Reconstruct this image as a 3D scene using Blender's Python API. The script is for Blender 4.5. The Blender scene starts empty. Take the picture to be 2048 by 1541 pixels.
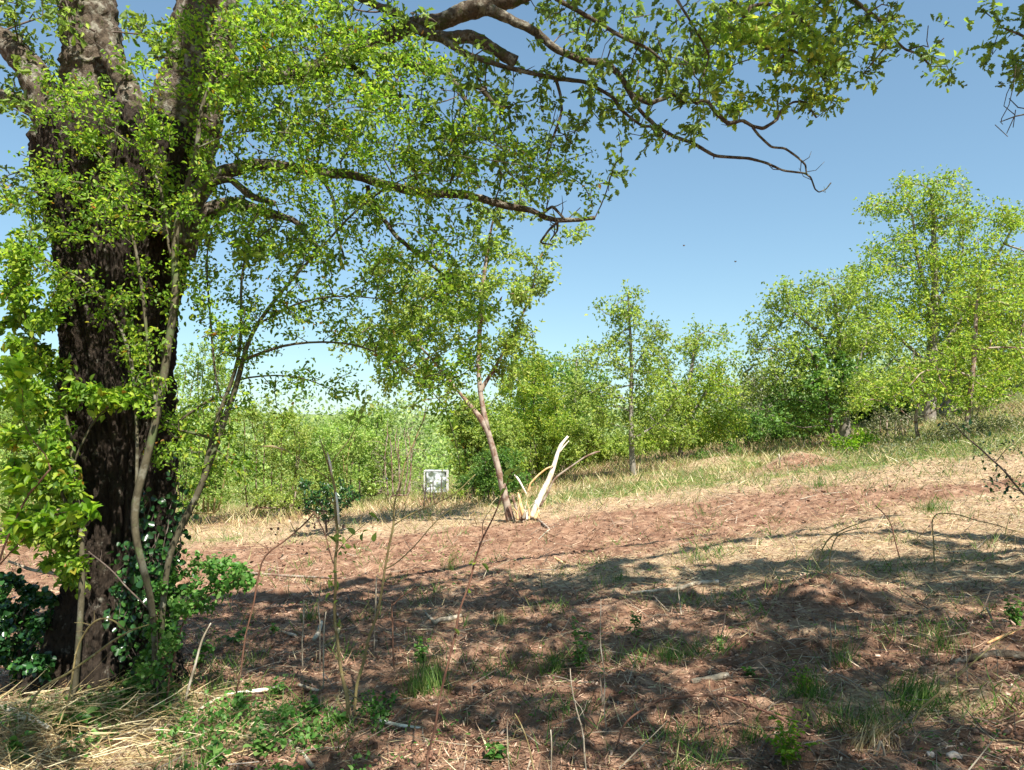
import bpy, math, random
import numpy as np
from mathutils import Vector

random.seed(7)
rng = np.random.default_rng(11)
SC = bpy.context.scene
COL = SC.collection

# ------------------------------------------------------------------ camera
CAMZ = 1.6
FPX = 1518.0                      # focal length in pixels of a 2048 px wide frame
PITCH = math.radians(3.0)
cam_d = bpy.data.cameras.new('camera')
cam_d.sensor_width = 36.0
cam_d.lens = 36.0 * FPX / 2048.0
cam_d.clip_start = 0.05
cam_d.clip_end = 9000
cam = bpy.data.objects.new('camera', cam_d)
cam.location = (0, 0, CAMZ)
cam.rotation_euler = (math.radians(90) + PITCH, 0, 0)
COL.objects.link(cam)
SC.camera = cam

# ------------------------------------------------------------------ light
SUN_EL = math.radians(55)
SUN_DIR = Vector((0.50, -0.87, 0)).normalized()      # horizontal direction towards the sun (behind, right)
sx, sy = SUN_DIR.x, SUN_DIR.y
world = bpy.data.worlds.new('World')
SC.world = world
world.use_nodes = True
wn = world.node_tree
for n in list(wn.nodes):
    wn.nodes.remove(n)
sky = wn.nodes.new('ShaderNodeTexSky')
sky.sky_type = 'NISHITA'
sky.sun_disc = False
sky.sun_elevation = SUN_EL
sky.sun_rotation = math.atan2(sx, sy)
sky.altitude = 200
sky.air_density = 1.0
sky.dust_density = 0.4
sky.ozone_density = 1.0
bg = wn.nodes.new('ShaderNodeBackground')
bg.inputs['Strength'].default_value = 0.10
wo = wn.nodes.new('ShaderNodeOutputWorld')
sg = wn.nodes.new('ShaderNodeGamma'); sg.inputs[1].default_value = 0.72
sm = wn.nodes.new('ShaderNodeMixRGB'); sm.blend_type = 'MULTIPLY'; sm.inputs[0].default_value = 1.0; sm.inputs[2].default_value = (0.853, 1.085, 1.16, 1)
wn.links.new(sky.outputs[0], sg.inputs[0]); wn.links.new(sg.outputs[0], sm.inputs[1]); wn.links.new(sm.outputs[0], bg.inputs[0])
wn.links.new(bg.outputs[0], wo.inputs[0])
sun_d = bpy.data.lights.new('sun', 'SUN')
sun_d.energy = 5.0
sun_d.angle = math.radians(0.53)
sun_d.color = (1.0, 0.95, 0.87)
sun = bpy.data.objects.new('sun', sun_d)
to_sun = Vector((sx * math.cos(SUN_EL), sy * math.cos(SUN_EL), math.sin(SUN_EL)))
sun.rotation_euler = to_sun.to_track_quat('Z', 'Y').to_euler()
COL.objects.link(sun)
SC.view_settings.view_transform = 'Standard'
SC.view_settings.look = 'None'
SC.view_settings.exposure = 1.2
SC.view_settings.gamma = 1.0
SC.cycles.max_bounces = 6
SC.cycles.diffuse_bounces = 3
SC.cycles.transmission_bounces = 4
SC.cycles.glossy_bounces = 2
SC.cycles.use_denoising = True

# ------------------------------------------------------------------ numpy helpers
_perm = rng.permutation(512)
_perm = np.concatenate([_perm, _perm, _perm])
_g2 = rng.normal(size=(512, 2)); _g2 /= np.linalg.norm(_g2, axis=1)[:, None]
_g3 = rng.normal(size=(512, 3)); _g3 /= np.linalg.norm(_g3, axis=1)[:, None]

def noise2(x, y):
    xi = np.floor(x).astype(int); yi = np.floor(y).astype(int)
    xf = x - xi; yf = y - yi
    u = xf * xf * xf * (xf * (xf * 6 - 15) + 10); v = yf * yf * yf * (yf * (yf * 6 - 15) + 10)
    def g(ix, iy, fx, fy):
        h = _perm[(_perm[ix & 511] + iy) & 511]
        return _g2[h, 0] * fx + _g2[h, 1] * fy
    a = g(xi, yi, xf, yf); b = g(xi + 1, yi, xf - 1, yf)
    c = g(xi, yi + 1, xf, yf - 1); d = g(xi + 1, yi + 1, xf - 1, yf - 1)
    return (a + (b - a) * u + ((c + (d - c) * u) - (a + (b - a) * u)) * v) * 1.5

def noise3(x, y, z):
    xi = np.floor(x).astype(int); yi = np.floor(y).astype(int); zi = np.floor(z).astype(int)
    xf = x - xi; yf = y - yi; zf = z - zi
    f = lambda t: t * t * (3 - 2 * t)
    u, v, w = f(xf), f(yf), f(zf)
    def g(a, b, c):
        h = _perm[(_perm[(_perm[(xi + a) & 511] + yi + b) & 511] + zi + c) & 511]
        return _g3[h, 0] * (xf - a) + _g3[h, 1] * (yf - b) + _g3[h, 2] * (zf - c)
    l = lambda p, q, t: p + (q - p) * t
    return l(l(l(g(0,0,0), g(1,0,0), u), l(g(0,1,0), g(1,1,0), u), v),
             l(l(g(0,0,1), g(1,0,1), u), l(g(0,1,1), g(1,1,1), u), v), w) * 1.5

def fbm2(x, y, o=4, gain=0.5):
    s = 0; a = 1.0; t = 0
    for k in range(o):
        s = s + a * noise2(x * 2 ** k + 13.7 * k, y * 2 ** k - 7.1 * k); t += a; a *= gain
    return s / t

def sstep(a, b, x):
    t = np.clip((x - a) / (b - a), 0, 1)
    return t * t * (3 - 2 * t)

# ------------------------------------------------------------------ terrain height
def base_height(x, y):
    x = np.asarray(x, float); y = np.asarray(y, float)
    s = 0.45 + 0.55 * sstep(0, 12, y)
    right = 0.135 * np.where(x > 0, x, 0) * s
    right = np.where(x > 40, 0.135 * 40 + 0.03 * (x - 40), right)
    left = np.where(x < 0, 0.10 * x / (1 + np.abs(x) / 14.0), 0) * s
    h = right + left + 0.10 * sstep(8, 13, y)
    h = h - 0.55 * sstep(14, 24, y) * sstep(1.5, -4, x)          # the ground dips away behind on the left
    far = sstep(30, 120, y)
    h = h * (1 - 0.75 * far) - 6.0 * sstep(35, 160, y) * sstep(40, -20, x * 30 / np.maximum(y, 30) - 8)
    d = np.sqrt(x * x + y * y)
    h = h + sstep(700, 2600, d) * (38 + 22 * fbm2(x / 900.0, y / 900.0, 3))
    return h

MOUNDS = []      # x, y, radius, height
def height(x, y):
    x = np.asarray(x, float); y = np.asarray(y, float)
    h = base_height(x, y)
    h = h + 0.07 * fbm2(x * 0.55, y * 0.55, 3) * sstep(300, 20, np.abs(x) + np.abs(y))
    for (mx, my, r, hh) in MOUNDS:
        h = h + hh * np.exp(-((x - mx) ** 2 + ((y - my) / 0.8) ** 2) / (r * r))
    return h

CP, SP = math.cos(PITCH), math.sin(PITCH)
def P(px, py, depth):
    """world point seen at a pixel of the photo, a given distance in front of the camera"""
    dx = (px - 1024) / FPX; dy = (770.5 - py) / FPX
    t = depth / (CP - dy * SP)
    return np.array([dx * t, depth, CAMZ + (SP + dy * CP) * t])

def Gd(px, py):
    """ground point under a pixel"""
    lo = 1.2
    prev = lo
    d = lo
    while d < 200:
        p = P(px, py, d)
        if p[2] < float(height(p[0], p[1])):
            a, b = prev, d
            for _ in range(18):
                m = 0.5 * (a + b); q = P(px, py, m)
                if q[2] < float(height(q[0], q[1])): b = m
                else: a = m
            return P(px, py, b)
        prev = d
        d *= 1.03
    return P(px, py, 60)

def onground(p, up=0.0):
    return np.array([p[0], p[1], float(height(p[0], p[1])) + up])

for (px, py, r, hh) in [(1650, 1190, 0.45, 0.16), (740, 1062, 0.22, 0.10), (845, 1006, 0.5, 0.12), (1425, 935, 0.8, 0.22),
                        (1590, 930, 0.6, 0.25), (1500, 1240, 0.5, 0.08), (560, 1185, 0.35, 0.10), (700, 1170, 0.22, 0.10),
                        (960, 1420, 0.2, 0.06), (1230, 1130, 0.3, 0.05), (1040, 1295, 0.35, 0.07), (1480, 1440, 0.25, 0.05),
                        (230, 1380, 0.7, 0.10), (1990, 1290, 0.5, 0.10)]:
    g = Gd(px, py)
    MOUNDS.append((g[0], g[1], r, hh))

# ------------------------------------------------------------------ mesh building
class MB:
    """collects arrays of faces of mixed size and links them as one mesh object"""
    def __init__(s):
        s.V = []; s.L = []; s.T = []; s.n = 0; s.M = []; s.attr = []
    def add(s, V, faces=None, loops=None, totals=None, mat=0):
        V = np.asarray(V, float).reshape(-1, 3)
        if faces is not None:
            loops = np.concatenate([np.asarray(f) for f in faces]); totals = np.array([len(f) for f in faces])
        s.V.append(V); s.L.append(np.asarray(loops).ravel() + s.n); s.T.append(np.asarray(totals).ravel())
        s.M.append(np.full(len(s.T[-1]), mat)); s.n += len(V)
    def tube(s, pts, rad, sides=6, cap=True, mat=0):
        pts = np.asarray(pts, float); k = len(pts)
        if k < 2: return
        rad = np.broadcast_to(np.asarray(rad, float), (k,))
        t = np.gradient(pts, axis=0)
        t /= np.linalg.norm(t, axis=1)[:, None] + 1e-9
        ref = np.array([0.0, 0.0, 1.0]) if abs(t[0, 2]) < 0.9 else np.array([1.0, 0, 0])
        u = np.zeros_like(pts)
        a = np.cross(t[0], ref); a /= np.linalg.norm(a) + 1e-9
        for i in range(k):
            a = a - t[i] * a.dot(t[i]); a /= np.linalg.norm(a) + 1e-9
            u[i] = a
        v = np.cross(t, u)
        an = np.arange(sides) * 2 * math.pi / sides
        ring = pts[:, None, :] + rad[:, None, None] * (np.cos(an)[None, :, None] * u[:, None, :] + np.sin(an)[None, :, None] * v[:, None, :])
        V = ring.reshape(-1, 3)
        i = np.arange(k - 1)[:, None] * sides; j = np.arange(sides)[None, :]; j2 = (j + 1) % sides
        F = np.stack([i + j, i + j2, i + sides + j2, i + sides + j], -1).reshape(-1)
        T = np.full((k - 1) * sides, 4)
        if cap:
            F = np.concatenate([F, np.arange(sides)[::-1], (k - 1) * sides + np.arange(sides)]); T = np.concatenate([T, [sides, sides]])
        s.add(V, loops=F, totals=T, mat=mat)
    def build(s, name, mats, parent=None, smooth=False):
        me = bpy.data.meshes.new(name)
        V = np.concatenate(s.V) if s.V else np.zeros((0, 3))
        L = np.concatenate(s.L) if s.L else np.zeros(0, int); T = np.concatenate(s.T) if s.T else np.zeros(0, int)
        M = np.concatenate(s.M) if s.M else np.zeros(0, int)
        org = np.zeros(3)
        if parent is not None:
            org = np.array(parent.get('_o', (0, 0, 0)))
        else:
            org = np.array([V[:, 0].mean(), V[:, 1].mean(), V[:, 2].min()])
        me.vertices.add(len(V)); me.vertices.foreach_set('co', (V - org).astype(np.float32).ravel())
        me.loops.add(len(L)); me.loops.foreach_set('vertex_index', L.astype(np.int32))
        me.polygons.add(len(T))
        st = np.concatenate([[0], np.cumsum(T)[:-1]]) if len(T) else T
        me.polygons.foreach_set('loop_start', st.astype(np.int32))
        me.polygons.foreach_set('loop_total', T.astype(np.int32))
        if not isinstance(mats, (list, tuple)): mats = [mats]
        for m in mats: me.materials.append(m)
        me.polygons.foreach_set('material_index', M.astype(np.int32))
        if smooth: me.polygons.foreach_set('use_smooth', np.ones(len(T), bool))
        me.update(calc_edges=True)
        o = bpy.data.objects.new(name, me)
        COL.objects.link(o)
        if parent is not None: o.parent = parent
        else: o.location = org
        return o

def tag(o, label=None, cat=None, group=None, kind=None):
    if label: o['label'] = label
    if cat: o['category'] = cat
    if group: o['group'] = group
    if kind: o['kind'] = kind
    return o

def thing(name, loc, label, cat, group=None):
    o = bpy.data.objects.new(name, None)
    o.empty_display_size = 0.2
    o.location = tuple(float(v) for v in loc)
    COL.objects.link(o)
    o['_o'] = [float(v) for v in loc]
    return tag(o, label, cat, group)

# ------------------------------------------------------------------ leaf templates
def half_leaf(outline, fold=0.12, curl=0.12):
    """outline: (x, y) pairs of the right half from base to tip; two faces folded on the midrib"""
    R = [(x, y, abs(x) * fold * 2 - curl * y * y) for x, y in outline]
    Lf = [(-x, y, z) for x, y, z in R[1:-1]]
    V = R + Lf
    n = len(R)
    right = list(range(n))
    left = [0] + list(range(n, n + n - 2)) + [n - 1]
    return np.array(V), [right, left[::-1]]
LEAF_OVAL = half_leaf([(0, 0), (0.24, 0.3), (0.23, 0.65), (0, 1)], 0.35, 0.15)
LEAF_WIDE = half_leaf([(0, 0), (0.36, 0.22), (0.36, 0.6), (0, 1)], 0.3, 0.2)
LEAF_OAK = half_leaf([(0, 0), (0.05, 0.16), (0.19, 0.28), (0.12, 0.40), (0.29, 0.52), (0.18, 0.64), (0.27, 0.78), (0.12, 0.88), (0, 1)], 0.25, 0.18)
LEAF_TRI = half_leaf([(0, 0), (0.30, 0.5), (0, 1)], 0.35, 0.1)
LEAF_ROUND = half_leaf([(0, 0), (0.38, 0.12), (0.46, 0.45), (0.28, 0.82), (0, 1)], 0.15, 0.2)
LEAF_SCRAP = (np.array([(0, 0, 0), (0.35, 0.2, 0.12), (0.3, 0.8, 0.02), (0, 1, 0.14), (-0.33, 0.7, 0.0), (-0.3, 0.25, 0.10)]), [[0, 1, 2, 3], [0, 3, 4, 5]])
BLADE = (np.array([(-0.5, 0, 0), (0.5, 0, 0), (-0.42, 0.4, 0), (0.42, 0.4, 0), (-0.25, 0.75, 0), (0.25, 0.75, 0), (0, 1, 0)]),
         [[0, 1, 3, 2], [2, 3, 5, 4], [4, 5, 6]])

def nrm(v):
    return v / (np.linalg.norm(v, axis=-1, keepdims=True) + 1e-9)

def scatter(mb, tpl, pos, axis, normal, length, width=None, mat=0, bend=None):
    """copies a template: y along axis, z along normal"""
    V, F = tpl
    pos = np.asarray(pos); n = len(pos)
    if n == 0: return
    Y = nrm(np.asarray(axis)); X = nrm(np.cross(Y, np.asarray(normal))); Z = np.cross(X, Y)
    length = np.broadcast_to(length, (n,)); width = length if width is None else np.broadcast_to(width, (n,))
    z = V[:, 2][None, :, None] * length[:, None, None]
    if bend is not None:
        z = z - (np.asarray(bend)[:, None, None] * (V[:, 1] ** 2)[None, :, None]) * length[:, None, None]
    W = pos[:, None, :] + V[:, 0][None, :, None] * width[:, None, None] * X[:, None, :] \
        + V[:, 1][None, :, None] * length[:, None, None] * Y[:, None, :] + z * Z[:, None, :]
    k = len(V)
    fl = np.concatenate([np.asarray(f) for f in F]); ft = np.array([len(f) for f in F])
    L = (np.arange(n)[:, None] * k + fl[None, :]).ravel()
    mb.add(W.reshape(-1, 3), loops=L, totals=np.tile(ft, n), mat=mat)

def rdir(n, up=0.0, spread=1.0):
    v = rng.normal(size=(n, 3)) * spread
    v[:, 2] += up
    return nrm(v)

# ------------------------------------------------------------------ materials
def newmat(name):
    m = bpy.data.materials.new(name); m.use_nodes = True
    nt = m.node_tree
    for n in list(nt.nodes): nt.nodes.remove(n)
    out = nt.nodes.new('ShaderNodeOutputMaterial')
    return m, nt, out

def nd(nt, kind, **kw):
    n = nt.nodes.new(kind)
    for k, v in kw.items():
        if k.startswith('i_'):
            n.inputs[k[2:].replace('_', ' ')].default_value = v
        else: setattr(n, k, v)
    return n

def ramp(nt, src, stops, mode='LINEAR'):
    r = nt.nodes.new('ShaderNodeValToRGB'); r.color_ramp.interpolation = mode
    e = r.color_ramp.elements
    e[0].position, e[0].color = stops[0][0], (*stops[0][1], 1)
    e[1].position, e[1].color = stops[-1][0], (*stops[-1][1], 1)
    for p, c in stops[1:-1]:
        x = e.new(p); x.color = (*c, 1)
    if src is not None: nt.links.new(src, r.inputs[0])
    return r

def leaf_mat(name, stops, trans=0.5, tint=(1.0, 1.1, 0.55), rough=0.45, spec=0.35):
    m, nt, out = newmat(name)
    geo = nd(nt, 'ShaderNodeNewGeometry')
    r = ramp(nt, geo.outputs['Random Per Island'], stops)
    tc = nd(nt, 'ShaderNodeTexCoord')
    no = nd(nt, 'ShaderNodeTexNoise', i_Scale=1.3, i_Detail=2.0)
    nt.links.new(tc.outputs['Object'], no.inputs['Vector'])
    hs = nd(nt, 'ShaderNodeHueSaturation')
    mr = nd(nt, 'ShaderNodeMapRange'); mr.inputs[1].default_value = 0.3; mr.inputs[2].default_value = 0.7
    mr.inputs[3].default_value = 0.85; mr.inputs[4].default_value = 1.4
    nt.links.new(no.outputs[0], mr.inputs[0]); nt.links.new(mr.outputs[0], hs.inputs['Value'])
    nt.links.new(r.outputs[0], hs.inputs['Color'])
    pb = nd(nt, 'ShaderNodeBsdfPrincipled', i_Roughness=rough)
    pb.inputs['Specular IOR Level'].default_value = spec
    nt.links.new(hs.outputs[0], pb.inputs['Base Color'])
    mu = nd(nt, 'ShaderNodeMixRGB', blend_type='MULTIPLY'); mu.inputs[0].default_value = 1.0
    mu.inputs[2].default_value = (*tint, 1)
    nt.links.new(hs.outputs[0], mu.inputs[1])
    tr = nd(nt, 'ShaderNodeBsdfTranslucent'); nt.links.new(mu.outputs[0], tr.inputs[0])
    mx = nd(nt, 'ShaderNodeMixShader'); mx.inputs[0].default_value = trans
    nt.links.new(pb.outputs[0], mx.inputs[1]); nt.links.new(tr.outputs[0], mx.inputs[2])
    nt.links.new(mx.outputs[0], out.inputs[0])
    return m

def bark_mat(name, dark, mid, pale, scale=6.0, stretch=0.25, bump=0.6, moss=None, pale_at=0.6, moss_at=0.62, bdist=0.02):
    m, nt, out = newmat(name)
    tc = nd(nt, 'ShaderNodeTexCoord')
    mp = nd(nt, 'ShaderNodeMapping'); mp.inputs['Scale'].default_value = (1, 1, stretch)
    nt.links.new(tc.outputs['Object'], mp.inputs[0])
    n1 = nd(nt, 'ShaderNodeTexNoise', i_Scale=scale * 3, i_Detail=7.0, i_Roughness=0.7)
    nt.links.new(mp.outputs[0], n1.inputs['Vector'])
    r1 = ramp(nt, n1.outputs[0], [(0.32, dark), (0.5, mid), (0.68, tuple(c * 1.25 for c in mid))])
    n2 = nd(nt, 'ShaderNodeTexNoise', i_Scale=scale, i_Detail=5.0, i_Roughness=0.65)
    nt.links.new(tc.outputs['Object'], n2.inputs['Vector'])
    f2 = ramp(nt, n2.outputs[0], [(pale_at - 0.07, (0, 0, 0)), (pale_at + 0.05, (1, 1, 1))])
    mx = nd(nt, 'ShaderNodeMixRGB'); nt.links.new(f2.outputs[0], mx.inputs[0])
    nt.links.new(r1.outputs[0], mx.inputs[1]); mx.inputs[2].default_value = (*pale, 1)
    col = mx.outputs[0]
    if moss:
        n3 = nd(nt, 'ShaderNodeTexNoise', i_Scale=scale * 0.55, i_Detail=6.0, i_Roughness=0.7)
        mp3 = nd(nt, 'ShaderNodeMapping'); mp3.inputs['Location'].default_value = (5, 3, 8)
        nt.links.new(tc.outputs['Object'], mp3.inputs[0]); nt.links.new(mp3.outputs[0], n3.inputs['Vector'])
        f3 = ramp(nt, n3.outputs[0], [(moss_at - 0.06, (0, 0, 0)), (moss_at + 0.04, (1, 1, 1))])
        m2 = nd(nt, 'ShaderNodeMixRGB'); nt.links.new(f3.outputs[0], m2.inputs[0]); nt.links.new(col, m2.inputs[1])
        m2.inputs[2].default_value = (*moss, 1); col = m2.outputs[0]
    pb = nd(nt, 'ShaderNodeBsdfPrincipled', i_Roughness=0.9)
    pb.inputs['Specular IOR Level'].default_value = 0.2
    nt.links.new(col, pb.inputs['Base Color'])
    bp = nd(nt, 'ShaderNodeBump', i_Strength=bump, i_Distance=bdist)
    nt.links.new(n1.outputs[0], bp.inputs['Height']); nt.links.new(bp.outputs[0], pb.inputs['Normal'])
    nt.links.new(pb.outputs[0], out.inputs[0])
    return m

M = {}
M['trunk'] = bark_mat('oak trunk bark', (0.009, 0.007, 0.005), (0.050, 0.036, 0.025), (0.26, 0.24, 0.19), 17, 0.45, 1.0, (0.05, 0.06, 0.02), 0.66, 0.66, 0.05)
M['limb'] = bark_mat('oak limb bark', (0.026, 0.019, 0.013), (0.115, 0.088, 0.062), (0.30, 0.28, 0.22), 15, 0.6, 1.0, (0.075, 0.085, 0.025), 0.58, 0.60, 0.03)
M['smooth'] = bark_mat('young smooth bark', (0.045, 0.038, 0.022), (0.095, 0.082, 0.05), (0.20, 0.19, 0.14), 8, 0.7, 0.3, (0.10, 0.13, 0.05), 0.60, 0.60, 0.004)
M['twig'] = bark_mat('twig bark', (0.05, 0.035, 0.028), (0.10, 0.075, 0.06), (0.2, 0.17, 0.14), 12, 0.7, 0.3, None, 0.62, 0.6, 0.004)
M['greybark'] = bark_mat('grey tree bark', (0.10, 0.085, 0.07), (0.21, 0.185, 0.15), (0.36, 0.34, 0.29), 6, 0.5, 0.5, (0.14, 0.16, 0.07), 0.6, 0.68, 0.01)
M['redbark'] = bark_mat('reddish bark', (0.09, 0.045, 0.03), (0.19, 0.115, 0.08), (0.34, 0.28, 0.22), 7, 0.6, 0.5, None, 0.52, 0.6, 0.01)
M['tanstem'] = bark_mat('tan cane skin', (0.12, 0.09, 0.035), (0.24, 0.185, 0.08), (0.42, 0.36, 0.21), 14, 0.4, 0.2, (0.17, 0.19, 0.06), 0.62, 0.62, 0.002)
M['redstem'] = bark_mat('red cane skin', (0.08, 0.035, 0.025), (0.17, 0.085, 0.055), (0.33, 0.22, 0.14), 14, 0.4, 0.2, None, 0.62, 0.62, 0.002)
M['paleW'] = bark_mat('peeled pale wood', (0.48, 0.34, 0.19), (0.72, 0.62, 0.45), (0.84, 0.78, 0.66), 9, 0.12, 0.5, None, 0.5, 0.62, 0.004)
M['freshW'] = bark_mat('fresh orange wood', (0.42, 0.20, 0.08), (0.62, 0.36, 0.16), (0.74, 0.55, 0.30), 8, 0.2, 0.4, None, 0.55, 0.62, 0.004)
M['deadW'] = bark_mat('dead stick wood', (0.13, 0.10, 0.07), (0.30, 0.25, 0.18), (0.50, 0.45, 0.36), 9, 0.35, 0.4, None, 0.56, 0.62, 0.006)

M['leafNear'] = leaf_mat('small fresh leaf', [(0, (0.07, 0.15, 0.018)), (0.35, (0.17, 0.30, 0.035)), (0.7, (0.29, 0.42, 0.05)), (0.97, (0.42, 0.50, 0.06)), (1.0, (0.35, 0.14, 0.03))], 0.6)
M['leafOak'] = leaf_mat('oak leaf', [(0, (0.09, 0.14, 0.05)), (0.4, (0.16, 0.24, 0.06)), (0.75, (0.24, 0.34, 0.06)), (1, (0.36, 0.44, 0.07))], 0.5)
M['leafYel'] = leaf_mat('yellow green leaf', [(0, (0.15, 0.25, 0.045)), (0.45, (0.28, 0.39, 0.06)), (0.8, (0.40, 0.47, 0.08)), (1, (0.50, 0.46, 0.10))], 0.55)
M['leafMid'] = leaf_mat('mid green leaf', [(0, (0.15, 0.23, 0.05)), (0.5, (0.28, 0.37, 0.08)), (1, (0.44, 0.48, 0.13))], 0.55)
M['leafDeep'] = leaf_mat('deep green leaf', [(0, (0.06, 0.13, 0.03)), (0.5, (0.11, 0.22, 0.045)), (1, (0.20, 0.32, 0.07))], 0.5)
M['leafBright'] = leaf_mat('bright thicket leaf', [(0, (0.17, 0.28, 0.06)), (0.5, (0.29, 0.42, 0.10)), (1, (0.45, 0.52, 0.17))], 0.55)
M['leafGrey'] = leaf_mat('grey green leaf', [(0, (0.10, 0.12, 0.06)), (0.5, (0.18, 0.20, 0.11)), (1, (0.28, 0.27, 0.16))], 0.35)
M['leafIvy'] = leaf_mat('dark glossy leaf', [(0, (0.012, 0.04, 0.012)), (0.6, (0.025, 0.085, 0.02)), (1, (0.07, 0.17, 0.03))], 0.25, rough=0.28, spec=0.6)
M['leafHeart'] = leaf_mat('broad herb leaf', [(0, (0.045, 0.13, 0.02)), (0.6, (0.09, 0.22, 0.04)), (1, (0.2, 0.32, 0.09))], 0.45)
M['shoot'] = leaf_mat('fresh shoot leaf', [(0, (0.10, 0.22, 0.015)), (0.6, (0.20, 0.36, 0.02)), (1, (0.32, 0.40, 0.03))], 0.5)
M['grass'] = leaf_mat('grass blade', [(0, (0.04, 0.10, 0.02)), (0.5, (0.09, 0.18, 0.03)), (0.85, (0.18, 0.25, 0.06)), (1, (0.38, 0.36, 0.16))], 0.4)
M['leafFar'] = leaf_mat('haze tinted far leaf', [(0, (0.16, 0.22, 0.09)), (0.5, (0.26, 0.34, 0.14)), (1, (0.38, 0.44, 0.2))], 0.4)  # haze of distance is put into the leaf colour
M['meadow'] = leaf_mat('yellow green meadow blade', [(0, (0.12, 0.17, 0.04)), (0.5, (0.24, 0.28, 0.08)), (1, (0.46, 0.42, 0.2))], 0.4)
M['twigflat'] = leaf_mat('dark twig', [(0, (0.05, 0.035, 0.025)), (0.6, (0.13, 0.10, 0.07)), (1, (0.3, 0.25, 0.18))], 0.05)
M['straw'] = leaf_mat('dry straw', [(0, (0.20, 0.13, 0.06)), (0.4, (0.36, 0.27, 0.13)), (0.8, (0.54, 0.44, 0.24)), (1, (0.68, 0.60, 0.40))], 0.25, (1, 0.9, 0.7))
M['strawRed'] = leaf_mat('reddish straw', [(0, (0.13, 0.06, 0.035)), (0.5, (0.32, 0.18, 0.11)), (1, (0.62, 0.45, 0.30))], 0.2, (1, 0.8, 0.6))
M['litter'] = leaf_mat('dead leaf litter', [(0, (0.05, 0.024, 0.015)), (0.4, (0.15, 0.075, 0.048)), (0.8, (0.36, 0.21, 0.14)), (1, (0.60, 0.43, 0.31))], 0.15, (1, 0.8, 0.6))

def soil_nodes(nt, tc, scale):
    n1 = nd(nt, 'ShaderNodeTexNoise', i_Scale=scale, i_Detail=12.0, i_Roughness=0.72)
    nt.links.new(tc, n1.inputs['Vector'])
    return n1

def ground_mat():
    m, nt, out = newmat('red soil with straw and grass')
    tc = nd(nt, 'ShaderNodeTexCoord'); O = tc.outputs['Object']
    n1 = nd(nt, 'ShaderNodeTexNoise', i_Scale=5.0, i_Detail=12.0, i_Roughness=0.75); nt.links.new(O, n1.inputs['Vector'])
    soil = ramp(nt, n1.outputs[0], [(0.30, (0.07, 0.034, 0.022)), (0.43, (0.185, 0.098, 0.06)), (0.55, (0.31, 0.185, 0.118)), (0.72, (0.50, 0.35, 0.24))])
    # straw fibres: stretched noises in two directions
    mp = nd(nt, 'ShaderNodeMapping'); mp.inputs['Scale'].default_value = (14, 60, 20); mp.inputs['Rotation'].default_value = (0, 0, 0.35)
    nt.links.new(O, mp.inputs[0])
    n2 = nd(nt, 'ShaderNodeTexNoise', i_Scale=1.0, i_Detail=4.0, i_Roughness=0.6, i_Distortion=0.6); nt.links.new(mp.outputs[0], n2.inputs['Vector'])
    straw = ramp(nt, n2.outputs[0], [(0.32, (0.20, 0.11, 0.075)), (0.46, (0.36, 0.24, 0.15)), (0.60, (0.50, 0.39, 0.24)), (0.75, (0.62, 0.53, 0.35))])
    n3 = nd(nt, 'ShaderNodeTexNoise', i_Scale=22.0, i_Detail=8.0, i_Roughness=0.7); nt.links.new(O, n3.inputs['Vector'])
    green = ramp(nt, n3.outputs[0], [(0.3, (0.05, 0.09, 0.02)), (0.5, (0.13, 0.19, 0.04)), (0.7, (0.30, 0.31, 0.10))])
    a1 = nd(nt, 'ShaderNodeAttribute', attribute_name='straw'); a2 = nd(nt, 'ShaderNodeAttribute', attribute_name='green')
    def breakup(src, noise, lo, hi):
        ad = nd(nt, 'ShaderNodeMath', operation='ADD'); nt.links.new(src, ad.inputs[0]); nt.links.new(noise, ad.inputs[1])
        mr = nd(nt, 'ShaderNodeMapRange', interpolation_type='SMOOTHSTEP'); mr.inputs[1].default_value = lo; mr.inputs[2].default_value = hi
        nt.links.new(ad.outputs[0], mr.inputs[0]); return mr.outputs[0]
    f1 = breakup(a1.outputs['Fac'], n3.outputs[0], 0.80, 1.25)
    f2 = breakup(a2.outputs['Fac'], n1.outputs[0], 0.85, 1.2)
    mx = nd(nt, 'ShaderNodeMixRGB'); nt.links.new(f1, mx.inputs[0]); nt.links.new(soil.outputs[0], mx.inputs[1]); nt.links.new(straw.outputs[0], mx.inputs[2])
    m2 = nd(nt, 'ShaderNodeMixRGB'); nt.links.new(f2, m2.inputs[0]); nt.links.new(mx.outputs[0], m2.inputs[1]); nt.links.new(green.outputs[0], m2.inputs[2])
    pb = nd(nt, 'ShaderNodeBsdfPrincipled', i_Roughness=0.95); pb.inputs['Specular IOR Level'].default_value = 0.15
    nt.links.new(m2.outputs[0], pb.inputs['Base Color'])
    ad = nd(nt, 'ShaderNodeMath', operation='ADD'); nt.links.new(n1.outputs[0], ad.inputs[0]); nt.links.new(n3.outputs[0], ad.inputs[1])
    bp = nd(nt, 'ShaderNodeBump', i_Strength=0.9, i_Distance=0.035)
    nt.links.new(ad.outputs[0], bp.inputs['Height']); nt.links.new(bp.outputs[0], pb.inputs['Normal'])
    nt.links.new(pb.outputs[0], out.inputs[0])
    return m
M['ground'] = ground_mat()
M['clod'] = bark_mat('soil clod', (0.06, 0.03, 0.02), (0.19, 0.10, 0.065), (0.38, 0.24, 0.165), 12, 1.0, 0.8, None, 0.6, 0.6, 0.01)
M['stone'] = bark_mat('pale stone', (0.35, 0.28, 0.23), (0.5, 0.43, 0.37), (0.65, 0.6, 0.54), 10, 1.0, 0.5, None, 0.6, 0.6, 0.01)

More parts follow.
